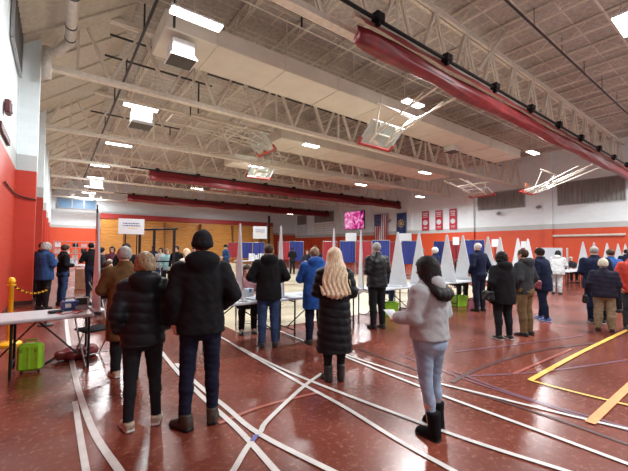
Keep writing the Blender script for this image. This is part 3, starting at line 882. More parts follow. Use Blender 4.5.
# a hand: palm along +y from the wrist at the origin, thumb towards +x, palm facing -z
def hand_sdf(P, curl):
    d = boxd(P, (0, .045, 0), (.036, .046, .012), .012)
    d = smin(d, capsule(P, (0, -.03, 0), (0, .02, 0), .026, .027), .02)
    for k, (x, L, r) in enumerate(((.030, .070, .0082), (.010, .080, .0086), (-.011, .074, .0082), (-.030, .058, .0074))):
        a0 = curl*(.75+.12*k); p = np.array([x*.9, .083, 0]); ang = 0
        sp = (x*.12)
        for s_, rr in ((.48, 1.0), (.30, .92), (.22, .84)):
            ang += a0
            q = p+np.array([sp*s_, L*s_*math.cos(ang), -L*s_*math.sin(ang)])
            d = smin(d, capsule(P, p, q, r*rr, r*rr*.93), .006); p = q
    p = np.array([.026, .018, -.004])
    for L, an, dz in ((.042, .75, -.01), (.030, .45, -.012), (.024, .25, -.012)):
        q = p+np.array([L*math.sin(an), L*math.cos(an), dz*curl*1.3]); d = smin(d, capsule(P, p, q, .0115 if L > .04 else .0095, .0095), .008); p = q
    return d
HANDS = {}
def hand(curl, mirror, res):
    k = (round(curl, 2), mirror, res)
    if k not in HANDS:
        V, Fq = surface_nets(lambda P: hand_sdf(P, curl), (-.065, -.07, -.13), (.10, .19, .04), res)
        if mirror: V = V*np.array([-1, 1, 1]); Fq = Fq[:, ::-1]
        HANDS[k] = (V, Fq)
    return HANDS[k]

def V3(*a): return np.array(a, float)
def make_person(label, pos, yaw, h=1.70, build=1.0, res=.014, skin=None, arms=None, lean=0.0, turn=0.0, nod=0.0, feet=None,
                top=None, legs=None, shoes=None, hair=None, hat=None, seated=None, group=None, female=False, glasses=False, stoop=0.0, extras=None):
    """pos: floor point; yaw: compass heading the body faces; arms: (right elbow, right wrist, left elbow, left wrist, curl)"""
    k = h/1.75
    root = thing('person', label, 'person', (pos[0], pos[1], 0.0), -R(yaw), group)
    skin = skin or M_SKIN
    zp = .92*k if seated is None else seated
    tl = math.tan(lean)
    up_ = lambda p: V3(p[0], p[1]+tl*max(0, p[2]-zp), p[2])
    def un(P):
        Q = P.copy(); Q[:, 1] -= tl*np.maximum(0, P[:, 2]-zp); return Q
    SH = zp+.470*k; NB = zp+.545*k
    shw = (.165 if female else .185)*k*build**.6
    # joints
    hw = .092*k*build**.4
    if feet is None: feet = ((.11, .0, 8), (-.11, .0, -8))       # right, left : x, y, toe-out degrees
    J = {}
    for nm, s, ft in (('R', 1, feet[0]), ('L', -1, feet[1])):
        hip = V3(s*hw, 0, zp-.02*k); ank = V3(ft[0], ft[1]-.03, .085*k)
        if seated is None:
            kn = (hip+ank)/2+V3(0, .018+(ft[3] if len(ft) > 3 else 0), .01)
        else:
            kn = V3(ft[0]*.95, .43*k, seated+.06)
        J[nm] = (hip, kn, ank)
    shR, shL = up_(V3(shw, 0, SH)), up_(V3(-shw, 0, SH))
    if arms is None: arms = 'hang'
    A = {'hang': ((.27, -.03, .24), (.27, .05, -.005), .5), 'front': ((.235, -.02, .22), (.11, .22, .20), .8),
         'pocket': ((.265, -.07, .21), (.235, .06, .02), .9), 'phone': ((.23, .03, .22), (.07, .25, .33), 1.0),
         'table': ((.26, .08, .22), (.17, .33, .19), .4), 'folded': ((.26, .06, .24), (-.02, .19, .26), .7), 'up': ((.27, .12, .32), (.10, .22, .52), .8)}
    def armspec(a, s):
        if isinstance(a, str): e, w, c = A[a]
        else: e, w, c = a
        e = up_(V3(s*e[0]*k*(build**.6), e[1]*k, zp+e[2]*k)); w = up_(V3(s*w[0]*k, w[1]*k, zp+w[2]*k))
        return e, w, c
    if isinstance(arms, str): arms = (arms, arms)
    eR, wR, cR = armspec(arms[0], 1); eL, wL, cL = armspec(arms[1], -1)
    HC = up_(V3(0, .025*k, zp+.672*k)); HC = HC+V3(0, .03*nod+stoop, -.015*nod-stoop*.5)
    hs = k**.4
    # ---------------- body
    zs = np.array([-.14, -.05, .04, .16, .30, .42, .50, .545])*k+zp
    rx = np.array([.10, .155, .160, .132, .152, .165, .125, .055])*k*build
    ry = np.array([.08, .105, .105, .09, .105, .105, .085, .055])*k*build
    def body(P):
        Q = un(P)
        d = loft_d(Q, zs, rx, ry)
        for nm, sh, e, w in (('R', shR, eR, wR), ('L', shL, eL, wL)):
            hip, kn, ank = J[nm]
            d = smin(d, capsule(P, hip, kn, .078*k*build, .054*k), .03)
            d = smin(d, smin(capsule(P, kn, kn*.55+ank*.45+V3(0, -.012, 0), .052*k, .050*k), capsule(P, kn*.55+ank*.45+V3(0, -.012, 0), ank, .050*k, .034*k), .03), .03)
            d = smin(d, capsule(P, ank, ank+V3(0, .10*k, -.045*k), .036*k, .03*k), .02)
            d = smin(d, capsule(P, sh, e, .046*k, .036*k), .035)
            d = smin(d, capsule(P, e, w, .036*k, .026*k), .02)
        d = smin(d, capsule(P, up_(V3(0, -.005, zp+.50*k)), HC+V3(0, -.02, -.07), .056*k, .052*k), .03)
        H = rotz(P, HC, turn, nod)/hs
        hd = ellip(H, (0, -.012, .035), (.074, .094, .088))
        hd = smin(hd, ellip(H, (0, .022, -.045), (.056, .066, .07)), .04)
        hd = smin(hd, capsule(H, (0, .082, .025), (0, .104, -.012), .009, .0145), .012)
        hd = smin(hd, capsule(H, (-.03, .078, .036), (.03, .078, .036), .012, .012), .015)
        hd = smin(hd, capsule(H, (-.017, .079, -.047), (.017, .079, -.047), .010, .010), .008)
        hd = smin(hd, ellip(H, (0, .070, -.088), (.022, .02, .018)), .015)
        for s in (1, -1):
            hd = np.maximum(hd, -ellip(H, (s*.031, .096, .018), (.016, .016, .010)))
            hd = smin(hd, ellip(H, (s*.031, .074, .017), (.013, .013, .011)), .004)
            hd = smin(hd, ellip(H, (s*.077, -.008, .008), (.010, .021, .031)), .006)
        return smin(d, hd*hs, .02)
    allp = np.stack([shR, shL, eR, wR, eL, wL, HC]+[p for q in J.values() for p in q])
    lo = allp.min(0)-.17; hi = allp.max(0)+.17; lo[2] = -.02; hi[2] = HC[2]+.17
    rb = max(res*.8, .0095)
    V, Fq = surface_nets(body, lo, hi, rb)
    C = V[Fq].mean(1); H = rotz(C.astype(np.float32), HC, turn, nod)/hs
    mi = np.zeros(len(Fq), int)
    for s in (1, -1):
        mi[(np.abs(H[:, 0]-s*.031) < .014) & (np.abs(H[:, 2]-.018) < .0085) & (H[:, 1] > .066)] = 1
    mi[(np.abs(H[:, 0]) < .024) & (np.abs(H[:, 2]+.047) < .009) & (H[:, 1] > .07)] = 2
    Vs, Fs, Ms = [V], [Fq], [mi]; n = len(V)
    for s, e, w, cu in ((1, eR, wR, cR), (-1, eL, wL, cL)):
        hv, hf = hand(cu, s < 0, .0062 if res <= .016 else .010)
        y = w-e; y /= np.linalg.norm(y)
        # palm normal: faces the body / down
        inner = V3(-s, .15, 0) if abs(y[2]) > .6 else V3(-s*.75, 0, -.65)
        z = -(inner-y*(inner@y)); z /= np.linalg.norm(z)
        x = np.cross(y, z)
        Mx = np.stack([x, y, z], 1)
        # thumb should point forward / up
        want = V3(0, 1, .4)
        if (s > 0 and x@want < 0) or (s < 0 and -x@want < 0):
            hv = hv*np.array([-1, 1, 1]); hf = hf[:, ::-1]
        Vs.append(w+(hv*k)@Mx.T); Fs.append(hf+n); Ms.append(np.zeros(len(hf), int)); n += len(hv)
    mesh_obj('body', np.concatenate(Vs), np.concatenate(Fs), [skin, M_EYE, M_LIP], root, np.concatenate(Ms))
    # ---------------- trousers
    if legs:
        th = legs.get('th', .018); col = legs['m']; fl_ = legs.get('flare', 0.0); zt = zp+.10*k
        ca = legs.get('cuff', .03)
        def tro(P):
            q = np.sin(P[:, 2]*61+P[:, 0]*23)*np.sin(P[:, 2]*37-P[:, 1]*41+1.3)
            d = loft_d(P if seated is None else un(P), np.array([-.12, -.05, .03, .12])*k+zp, np.array([.12, .160, .165, .15])*k*build+th, np.array([.08, .105, .108, .10])*k*build+th)
            if seated is None:
                d = smin(d, ellip(P, (0, -.035*k, zp-.05*k), (.14*k*build+th+(.02 if female else 0), .10*k*build+th+(.03 if female else 0), .12*k)), .04)
            for nm in 'RL':
                hip, kn, ank = J[nm]; cf = kn*.6+ank*.4+V3(0, -.016, 0)
                fb = .016 if female else 0
                d = smin(d, capsule(P, hip, kn, .083*k*build+th+fb, .056*k*build**.5+th+fb*.3), .03)
                d = smin(d, capsule(P, kn, cf, .055*k*build**.5+th, .052*k*build**.5+th+fl_*.5), .025)
                d = smin(d, capsule(P, cf, ank+V3(0, 0, -.02), .050*k*build**.5+th+fl_*.5, .042*k+th*.8+fl_), .02)
            d = d+legs.get('fold', .004)*q
            return np.maximum(np.maximum(d, P[:, 2]-zt), (ca*k+.03)-P[:, 2])
        pts = np.stack([p for q in J.values() for p in q]); l2 = pts.min(0)-.16*build-fl_; h2 = pts.max(0)+.16*build+fl_; l2[2] = 0; h2[2] = zt+.03
        l2[1] -= .05
        V, Fq = surface_nets(tro, l2, h2, res)
        mesh_obj(legs.get('name', 'trousers'), V, Fq, col, root)
    # ---------------- shoes
    if shoes:
        bh = shoes.get('boot', 0)
        for nm, ft in (('R', feet[0]), ('L', feet[1])):
            ank = J[nm][2]; a = -R(ft[2])
            base = np.array([ank[0], ank[1], 0], np.float32)
            bulk = shoes.get('bulk', 1.0)
            def sh_(P):
                Q = rotz(P, base, a)
                L = .255*k
                d = loft_d(np.stack([Q[:, 0], Q[:, 2], Q[:, 1]], 1), np.array([-.085, -.07, -.03, .05, .11, .15, .172])*k, np.array([.028, .036, .037, .042, .046, .040, .02])*k*bulk, np.array([.05, .07, .07, .055, .042, .034, .02])*k*bulk, np.array([.03, .04, .04, .03, .02, .016, .012])*k, pw=2.6)
                d = smin(d, capsule(Q, (0, -.03*k, .06*k), (0, -.02*k, (.10+bh)*k), .043*k*bulk, .047*k*bulk+bh*.04), .02)
                return np.maximum(np.maximum(d, -Q[:, 2]+.012), Q[:, 2]-((.11 if bh else .088)+bh)*k)
            l3 = base-.24; h3 = base+.24; l3[2] = -.01; h3[2] = .18+bh
            V, Fq = surface_nets(sh_, l3, h3, min(res, .012))
            sh = mesh_obj('boot' if bh else 'shoe', V, Fq, shoes['m'], root)
            def so_(P):
                Q = rotz(P, base, a)
                d = loft_d(np.stack([Q[:, 0], Q[:, 2], Q[:, 1]], 1), np.array([-.09, -.07, -.03, .05, .11, .15, .178])*k, np.array([.030, .041, .040, .044, .05, .044, .022])*k*bulk, np.array([.05]*7)*k, pw=3)
                return np.maximum(np.maximum(d, -Q[:, 2]+.001), Q[:, 2]-shoes.get('sole_h', .028))
            h3[2] = .06
            V, Fq = surface_nets(so_, l3, h3, min(res, .012)*.9)
            mesh_obj('sole', V, Fq, shoes.get('sole', M_BLACK), sh)
    # ---------------- top garment
    if top:
        th = top.get('th', .02); hem = zp+top.get('hem', -.10)*k; puff = top.get('puff', 0.0); ph = top.get('pitch', .085)
        sl = top.get('sleeve', th*.8); fold = top.get('fold', .006); wid = top.get('wide', 0.0)
        zz = np.array([hem-.05-zp, -.05*k, .04*k, .16*k, .30*k, .41*k, .48*k, .54*k, .61*k])+zp
        fold *= .42
        bt = build
        hx = top.get('hemx', .165)*k*bt; hy = top.get('hemy', .115)*k*bt
        ex = np.array([hx, .163*k*bt, .160*k*bt, .145*k*bt, .160*k*bt, .166*k*bt, .145*k*bt, .072*k, .052*k])+th*np.array([1, 1, 1, 1, 1, 1, 1, 1, .6])+wid*np.array([1, 1, 1, .9, .6, .3, .1, 0, 0])
        ey = np.array([hy, .115*k*bt, .110*k*bt, .105*k*bt, .115*k*bt, .112*k*bt, .095*k*bt, .072*k, .056*k])+th*np.array([1, 1, 1, 1, 1, 1, 1, 1, .6])+wid*np.array([1, 1, 1, .9, .6, .3, .1, 0, 0])
        o = np.argsort(zz); zz, ex, ey = zz[o], ex[o], ey[o]
        for i in range(1, len(zz)):
            if zz[i] <= zz[i-1]: zz[i] = zz[i-1]+.001
        hood = top.get('hood', 0)
        def coat(P):
            Q = un(P)
            d = loft_d(Q, zz, ex, ey, pw=2.2)
            if hem > zp-.08*k: d = smin(d, np.maximum(ellip(Q, (0, -.03, zp-.03), (.15*k*bt+th, .11*k*bt+th, .13*k)), hem-Q[:, 2]), .03)
            rs = .048*k*bt**.5+sl; re = .042*k*bt**.5+sl; rw = .034*k+sl*.9
            for sh, e, w in ((shR, eR, wR), (shL, eL, wL)):
                d = smin(d, capsule(P, sh+V3(0, 0, -.012), e, rs+.008, re), .045)
                dv = (w-e)/np.linalg.norm(w-e)
                fo = capsule(P, e, w-dv*.035, re, rw)
                fo = np.maximum(fo, ((P-(w-dv*.012).astype(np.float32))@dv.astype(np.float32)))
                d = smin(d, fo, .025)
            zq = Q[:, 2]
            if puff:
                d = d-puff*(np.abs(np.sin(math.pi*(zq+.03*np.sin(P[:, 0]*4))/ph))**.6-.5)
            if fold:
                d = d+fold*np.sin(P[:, 2]*31+P[:, 0]*17+P[:, 1]*9)*np.sin(P[:, 2]*19-P[:, 0]*33+2*np.sin(P[:, 1]*21))+fold*.5*np.sin(P[:, 2]*71+P[:, 0]*40)*np.sin(P[:, 1]*47+P[:, 0]*31)
            if hood == 1:      # hood lying on the back
                hsz = top.get('hoodsize', 1.0)
                hb = up_(V3(0, -.050*k-th, zp+.555*k))
                hd = ellip(P, hb, (.150*k*hsz, .092*k*hsz, .078*k)); hd = smin(hd, ellip(P, hb+V3(0, -.035, -.055*hsz), (.095*k*hsz, .05*k, .085*k*hsz)), .05)
                hd = np.maximum(hd, -ellip(P, hb+V3(0, .07, .06), (.085*k, .085*k, .075*k)))
                d = smin(d, hd, .02)
            elif hood == 2:    # hood up over the head
                Hh = rotz(P, HC, turn, nod)/hs
                hd = ellip(Hh, (0, -.03, .02), (.112, .135, .145)); hd = np.maximum(hd, -ellip(Hh, (0, .12, -.005), (.075, .12, .105)))
                d = smin(d, hd*hs, .04)
            nk = up_(V3(0, .01, zp+.60*k))
            d = np.maximum(d, -capsule(P, nk+V3(0, .0, -.05), nk+V3(0, .012, .12), .052*k, .066*k)) if hood != 2 else d
            if top.get('vneck'): d = np.maximum(d, -ellip(P, up_(V3(0, .16*k, zp+.52*k)), (.06*k, .10*k, .12*k)))
            return np.maximum(d, hem-P[:, 2])
        m_ = .14+th+wid+hood*.04
        pts = np.stack([shR, shL, eR, wR, eL, wL, up_(V3(hx+th+wid-.1, .0, hem)), up_(V3(-hx-th-wid+.1, 0, hem)), up_(V3(0, 0, zp+.6*k))]+([HC+V3(0, 0, .1)] if hood == 2 else []))
        l2 = pts.min(0)-m_; h2 = pts.max(0)+m_; l2[2] = hem-.02; l2[1] = min(l2[1], -.27*k*build)
        h2[2] = (HC[2]+.22) if hood == 2 else zp+.72*k
        V, Fq = surface_nets(coat, l2, h2, res)
        mi = None; ms = [top['m']]
        if top.get('m2'):
            C = V[Fq].mean(1); ms = [top['m'], top['m2']]; mi = np.array(top['m2f'](C, k, zp, (eR, wR, eL, wL)), int)
        mesh_obj(top.get('name', 'jacket'), V, Fq, ms, root, mi)
    # ---------------- hair and hats
    if hair:
        st = hair['style']; vol = hair.get('vol', .012)
        def hr(P):
            H = rotz(P, HC, turn, nod)/hs
            s = ellip(H, (0, -.012, .035), (.076+vol, .096+vol, .090+vol))
            wv = .004*np.sin(H[:, 0]*170+6*np.sin(H[:, 2]*30))*np.sin(H[:, 1]*120+4*np.sin(H[:, 2]*25))
            low = {'short': -.045, 'fringe': -.035, 'bun': -.05, 'bob': -.11, 'long': -.12, 'messy': -.07}[st]
            s = np.maximum(s, low-H[:, 2]) if st in ('short', 'fringe') else s
            if st in ('bob', 'long', 'messy', 'bun'):
                s = smin(s, np.maximum(ellip(H, (0, -.02, -.03), (.085+vol*.8, .088+vol, .11)), low-H[:, 2]), .03)
            if st == 'bun': s = smin(s, ellip(H, (.015, -.115, -.015), (.055, .045, .05)), .012); wv = wv*1.8
            if st == 'messy': s = s+.007*np.sin(H[:, 0]*70)*np.sin(H[:, 2]*63+H[:, 1]*50)
            if st == 'long':
                Ln = hair.get('len', .36); H0 = rotz(P, HC, turn*.4, 0)/hs
                zz_ = np.array([-Ln, -Ln+.10, -.25, -.12, .0, .06]); 
                if Ln < .3 or Ln > .45: zz_ = np.array([-Ln, -Ln+.05, -Ln+.09, -.11, .0, .06])
                d2 = loft_d(H0, zz_, np.array([.05, .125, .135, .115, .09, .06])*np.array([1, hair.get('w', 1), hair.get('w', 1), (1+hair.get('w', 1))/2, 1, 1]), np.array([.035, .055, .062, .075, .085, .06]), np.array([-.195, -.195, -.17, -.085, -.03, -.02])+hair.get('dy', 0))
                d2 = d2+hair.get('strand', .005)*np.sin(H[:, 0]*110+3*np.sin(H[:, 2]*17))*np.clip(-H[:, 2]*4, 0, 1)
                s = smin(s, d2, .03)
            # clear the face
            fz = .062 if st != 'fringe' else .02
            s = np.maximum(s, -boxd(H, (0, .115, fz-.15), (.062, .10, .15), .03))
            if st in ('short', 'fringe'): s = np.maximum(s, -boxd(H, (0, .06, -.06), (.2, .05, .06), .02))
            if st == 'fringe': s = np.maximum(s, -ellip(H, (0, .02, .12), (.065, .12, .08)))
            return (s+wv)*hs
        r_ = .30 if st != 'long' else hair.get('len', .36)+.12
        V, Fq = surface_nets(hr, HC-V3(.22, .30, r_), HC+V3(.22, .2, .17), min(res, .012))
        mesh_obj('hair', V, Fq, hair['m'], root)
    if hat:
        st = hat['style']
        def ht(P):
            H = rotz(P, HC, turn, nod)/hs
            lowz = hat.get('low', .012)
            s = ellip(H, (0, -.014, .040), (.094, .112, .108+hat.get('tall', 0)))
            if st == 'cap':
                s = smin(s, np.maximum(ellip(H, (0, .10, .06), (.075, .10, .012)), -.05-H[:, 1]), .008)
            cutz = H[:, 2]+.12*(-H[:, 1])*0
            s = np.maximum(s, lowz-(H[:, 2]-.25*np.minimum(0, -H[:, 1]-0.0)*0))
            if st == 'beanie':
                c = np.maximum(ellip(H, (0, -.014, .035), (.102, .120, .110)), np.maximum(lowz-H[:, 2], H[:, 2]-(lowz+.05)))
                s = smin(s, c, .006)+.0012*np.sin(np.arctan2(H[:, 0], H[:, 1])*60)
            if st == 'knit':
                s = s+.004*np.sin(np.arctan2(H[:, 0], H[:, 1])*26)*np.sin(H[:, 2]*160)
            return s*hs
        V, Fq = surface_nets(ht, HC-V3(.16, .17, .06), HC+V3(.16, .24, .22), min(res, .011))
        mesh_obj({'beanie': 'beanie', 'knit': 'knit_hat', 'cap': 'cap'}[st], V, Fq, hat['m'], root)
    if glasses:
        mb = MB()
        cr, sr = math.cos(turn), math.sin(turn)
        def W(p): p = V3(*p)*hs; return HC+V3(p[0]*cr-p[1]*sr, p[0]*sr+p[1]*cr, p[2])
        for s in (1, -1):
            mb.tube([W((s*.031+.021*math.cos(a), .104, .016+.016*math.sin(a))) for a in np.linspace(0, 6.283, 12, endpoint=False)], .0022, 5, closed=True)
            mb.tube([W((s*.052, .10, .02)), W((s*.084, .0, .022))], .002, 4)
        mb.tube([W((-.01, .106, .02)), W((.01, .106, .02))], .002, 4)
        mb.build('glasses', M_BLACK, root)
    J['HC'] = HC; J['wR'] = wR; J['wL'] = wL; J['shR'] = shR; J['shL'] = shL; J['zp'] = zp; J['k'] = k; J['eR'] = eR; J['eL'] = eL
    root_mat = Matrix.Translation(root.location) @ Matrix.Rotation(-R(yaw), 4, 'Z')
    J['W'] = lambda p: root_mat @ Vector(p)
    return root, J

def away(px): return bearing(px)
FB = fabric((0.011, 0.011, 0.013), .78); FB2 = fabric((0.017, 0.017, 0.02), .9); FBP = mat('black_puffer_nylon', (0.007, 0.0073, 0.010), .5, var=.2, bump=.1, spec=.2)
FLEATHER = mat('black_leather', (0.009, 0.0088, 0.010), .42, var=.3, scale=20, bump=.2, spec=.3)
FNAVY = fabric((0.013, 0.018, 0.045)); FNAVY2 = fabric((0.020, 0.028, 0.065)); FJEAN = fabric((0.030, 0.055, 0.125)); FLJEAN = mat('light_wash_denim', (0.22, 0.29, 0.39), .8, var=.4, scale=7, bump=.2)
FGREYH = mat('heather_grey_fleece', (0.33, 0.335, 0.345), .95, var=.07, scale=40, bump=.15)
FBLUE = fabric((0.02, 0.085, 0.33), .6); FBLUE2 = fabric((0.025, 0.06, 0.16)); FBROWN = fabric((0.10, 0.055, 0.022)); FKHAKI = fabric((0.20, 0.145, 0.09)); FTAN = fabric((0.145, 0.09, 0.045))
FCHAR = fabric((0.045, 0.047, 0.052)); FWHITE = fabric((0.42, 0.42, 0.42)); FREDJ = fabric((0.46, 0.05, 0.035), .6); FCREAM = fabric((0.52, 0.44, 0.36)); FPINK = fabric((0.42, 0.22, 0.24)); FTEAL = fabric((.25, .42, .45)); FCAMO = mat('camo_cloth', (0.15, 0.115, 0.085), .9, var=.7, scale=18)
FPURP = fabric((.12, .04, .055)); FYEL = fabric((.6, .5, .03))
HBLOND = mat('blond_hair', (0.56, 0.43, 0.28), .5, var=.45, scale=3, stretch=(30, 30, 2), bump=.4)
HDBLOND = mat('dark_blond_hair', (0.20, 0.125, 0.06), .5, var=.5, scale=5, stretch=(20, 20, 4), bump=.4)
HBLACK = mat('black_hair', (0.010, 0.007, 0.007), .6, spec=.2, var=.4, scale=4, stretch=(30, 30, 3), bump=.3)
HBROWN = mat('brown_hair', (0.05, 0.028, 0.016), .6, spec=.2, var=.4, scale=4, stretch=(30, 30, 3), bump=.3)
HGREY = mat('grey_hair', (0.30, 0.28, 0.26), .6, var=.4, scale=6, stretch=(20, 20, 6), bump=.4)
HWHITE = mat('white_hair', (0.62, 0.60, 0.57), .6, var=.2, scale=6, stretch=(20, 20, 6), bump=.4)
FHAT = fabric((.58, .52, .42), .9); SNEAK = mat('beige_sneaker', (0.34, 0.27, 0.20), .6, var=.4, scale=30); SOLEW = mat('pale_sole', (.5, .49, .46), .5); BOOTB = mat('dark_brown_leather', (0.030, 0.020, 0.013), .5, var=.3, bump=.2); SUEDE = fabric((0.010, 0.0095, 0.011), .95)
SHB = mat('black_shoe', (0.015, 0.015, 0.016), .45); SHBLUE = mat('blue_sneaker', (.05, .12, .36), .5); SOLEB = mat('light_blue_sole', (.35, .5, .7), .5); M_SKIN2 = mat('skin_tan', (.44, .25, .17), .5, var=.08)

def at(px, py): return U(px, py, 0)
JEAN = lambda m, **k: dict(m=m, **k)
# --- foreground queue
P1, J1 = make_person('woman with a dark blond bun, black puffer jacket, leggings and beige sneakers', at(141, 424), away(141)-3, 1.62, .96, .0115,
    arms=(((.245, -.07, .21), (.215, .06, .02), .9),)*2, feet=((.125, .0, 12), (-.11, -.03, -14)), female=True,
    top=dict(m=FBP, th=.042, hem=-.115, puff=.010, pitch=.095, hood=1, fold=.006, hemx=.18, hemy=.13), legs=dict(m=FB2, th=.006, fold=.002), shoes=dict(m=SNEAK, sole=SOLEW, sole_h=.03, bulk=1.08), hair=dict(style='bun', m=HDBLOND, vol=.016))
P2, J2 = make_person('tall man in a black beanie, black hooded jacket, navy trousers and dark brown boots', at(199, 424), away(199)-2, 1.83, 1.0, .0115,
    arms=(((.28, -.05, .23), (.20, .14, .10), .9), ((.235, -.04, .22), (.225, .02, -.02), .8)), feet=((.12, .05, 8), (-.13, -.02, -38)),
    top=dict(m=FB, th=.034, hem=-.10, hood=1, fold=.008, wide=.012, hemx=.165), legs=dict(m=fabric((.012, .014, .032)), th=.010, fold=.004), shoes=dict(m=BOOTB, boot=.03, bulk=1.12, sole_h=.032), hat=dict(style='beanie', m=FB2, low=-.012, tall=.012), hair=dict(style='short', m=HBROWN, vol=.006))
P3, J3 = make_person('grey haired man in a brown coat partly hidden behind the woman with the bun', at(124, 374), away(124)-14, 1.68, 1.05, .015,
    arms='table', lean=.16, nod=.2, top=dict(m=FBROWN, th=.035, hem=-.44, hood=0, fold=.008, wide=.02), legs=dict(m=FB2, th=.02), shoes=dict(m=SNEAK, sole=SOLEW), hair=dict(style='short', m=HGREY, vol=.016))
P4, J4 = make_person('man with cropped hair in a black jacket and blue jeans at the middle table', at(268, 346), away(268)-4, 1.75, 1.06, .015,
    arms=(((.29, .0, .24), (.20, .20, .16), .7), ((.30, -.02, .24), (.22, .18, .17), .7)), lean=.05, nod=.25, top=dict(m=FB, th=.036, hem=-.14, hood=1, wide=.01, fold=.007), legs=dict(m=FJEAN, th=.020, fold=.005), shoes=dict(m=SHB), hair=dict(style='short', m=HBROWN, vol=.006))
P5, J5 = make_person('person in a bright blue hooded coat and dark trousers behind the long haired woman', at(315, 343), away(315)-12, 1.70, 1.05, .015,
    arms='table', lean=.10, nod=.3, turn=-.3, top=dict(m=FBLUE, th=.036, hem=-.30, hood=1, wide=.02), legs=dict(m=FNAVY, th=.022), shoes=dict(m=SHB), hair=dict(style='short', m=HDBLOND))
P6, J6 = make_person('woman with long blond hair in a knee length black puffer coat and black boots', at(334, 379), away(334)-6, 1.68, 1.0, .013, female=True,
    arms='front', feet=((.085, .02, 10), (-.085, -.02, -16)), top=dict(m=FBP, th=.036, hem=-.55, puff=.011, pitch=.10, hood=0, hemx=.19, hemy=.15, wide=.01), legs=dict(m=FB2, th=.008), shoes=dict(m=SHB, boot=.10, bulk=1.1), hair=dict(style='long', m=HBLOND, vol=.022, len=.50, dy=-.01, w=1.42, strand=.007))
P7, J7 = make_person('grey haired man in a black leather jacket and black trousers by the lime green bag', at(377, 328), away(377)-34, 1.82, 1.06, .015,
    arms=('front', 'front'), top=dict(m=FLEATHER, th=.034, hem=-.10, fold=.010, wide=.015), legs=dict(m=FB2, th=.02, fold=.004), shoes=dict(m=SHB), hair=dict(style='short', m=HGREY, vol=.008))
P8, J8 = make_person('young woman with dark hair in a grey hoodie, light jeans and black fur boots', at(430, 431), away(430)-50, 1.60, .95, .0115, female=True,
    arms=(((.24, .0, .23), (.10, .27, .19), .9), ((.25, .0, .22), (.19, .27, .17), .7)), feet=((.12, .06, 10), (-.085, -.06, -6)), nod=.15, turn=.25,
    top=dict(m=FGREYH, th=.036, hem=-.0, hood=1, hoodsize=.62, fold=.009, wide=.02, sleeve=.030, hemx=.15), legs=dict(m=FLJEAN, th=.004, fold=.0025, cuff=.18), shoes=dict(m=SUEDE, boot=.15, bulk=1.25, sole_h=.02), hair=dict(style='long', m=HBLACK, vol=.020, len=.27, dy=.005, w=1.0))
P9, J9 = make_person('tall bald man in a dark navy jacket and dark trousers beside the tall white dividers', at(479, 311), away(479)-48, 1.88, 1.08, .018,
    arms='pocket', top=dict(m=FNAVY, th=.03, hem=-.06, fold=.007), legs=dict(m=fabric((.018, .022, .04)), th=.02), shoes=dict(m=SHB), hair=dict(style='fringe', m=HWHITE, vol=.004))
P10, J10 = make_person('person dressed all in black with dark curly hair and black and white sneakers', at(503, 339), away(503)-38, 1.63, 1.12, .016, female=True,
    arms=('front', 'pocket'), top=dict(m=FB, th=.036, hem=-.22, hood=1, wide=.03), legs=dict(m=FB2, th=.014), shoes=dict(m=SHB, sole=SOLEW, sole_h=.024), hair=dict(style='messy', m=HBLACK, vol=.024))
P11, J11 = make_person('man in a dark grey hooded jacket and brown trousers beside the person in black', at(525, 335), away(522)-62, 1.70, 1.06, .016,
    arms='pocket', top=dict(m=FCHAR, th=.032, hem=-.10, hood=1), legs=dict(m=FTAN, th=.022, fold=.006), shoes=dict(m=SHB), hair=dict(style='short', m=HBROWN, vol=.008), hat=None)
P12, J12 = make_person('woman in a navy winter coat with bright blue sneakers and a maroon handbag', at(543, 320), away(543)-58, 1.72, 1.05, .016, female=True,
    arms='front', lean=.06, feet=((.10, .14, 5), (-.10, -.12, -5)), top=dict(m=FNAVY, th=.036, hem=-.22, wide=.03, hood=0), legs=dict(m=FNAVY, th=.018), shoes=dict(m=SHBLUE, sole=SOLEB), hair=dict(style='short', m=HBROWN, vol=.016), hat=dict(style='knit', m=fabric((.022, .017, .016)), low=.0))
P13, J13 = make_person('older person in a cream knit hat, navy padded vest and beige trousers, back turned', at(605, 331), away(605)-5, 1.48, 1.14, .015,
    arms=(((.245, -.03, .22), (.23, .06, .0), .6), ((.245, -.03, .22), (.23, .05, .0), .6)), lean=.08, top=dict(m=fabric((.022, .02, .035)), th=.034, hem=-.10, puff=.007, pitch=.09, wide=.025), legs=dict(m=FKHAKI, th=.026, fold=.007, flare=.01), shoes=dict(m=fabric((.05, .02, .015), .5)), hat=dict(style='knit', m=FHAT, low=-.02, tall=.01), hair=dict(style='short', m=HGREY))
P14, J14 = make_person('broad grey haired man in a dark navy coat behind the person in the cream hat', at(597, 323), away(597)-10, 1.78, 1.16, .018,
    arms='front', lean=.14, nod=.3, top=dict(m=FNAVY, th=.036, hem=-.16, wide=.025), legs=dict(m=FNAVY, th=.02), shoes=dict(m=SHB, sole=SOLEW), hair=dict(style='short', m=HGREY, vol=.008))
p = at(634, 330)
P15, J15 = make_person('dark haired person in a red jacket cut by the right edge of the picture', p, bearing(634)+150, 1.70, 1.08, .018,
    arms='hang', top=dict(m=FREDJ, th=.038, hem=-.12, wide=.02), legs=dict(m=FCHAR, th=.02), shoes=dict(m=SHB), hair=dict(style='short', m=HBLACK))
P16, J16 = make_person('person in a bright blue sweater seen behind the broad man in navy', at(614, 312), away(614)-30, 1.72, 1.1, .022,
    arms='table', lean=.12, top=dict(m=fabric((.025, .07, .22)), th=.02, hem=-.05), legs=dict(m=FB2, th=.02), shoes=dict(m=SHB), hair=dict(style='short', m=HBROWN))
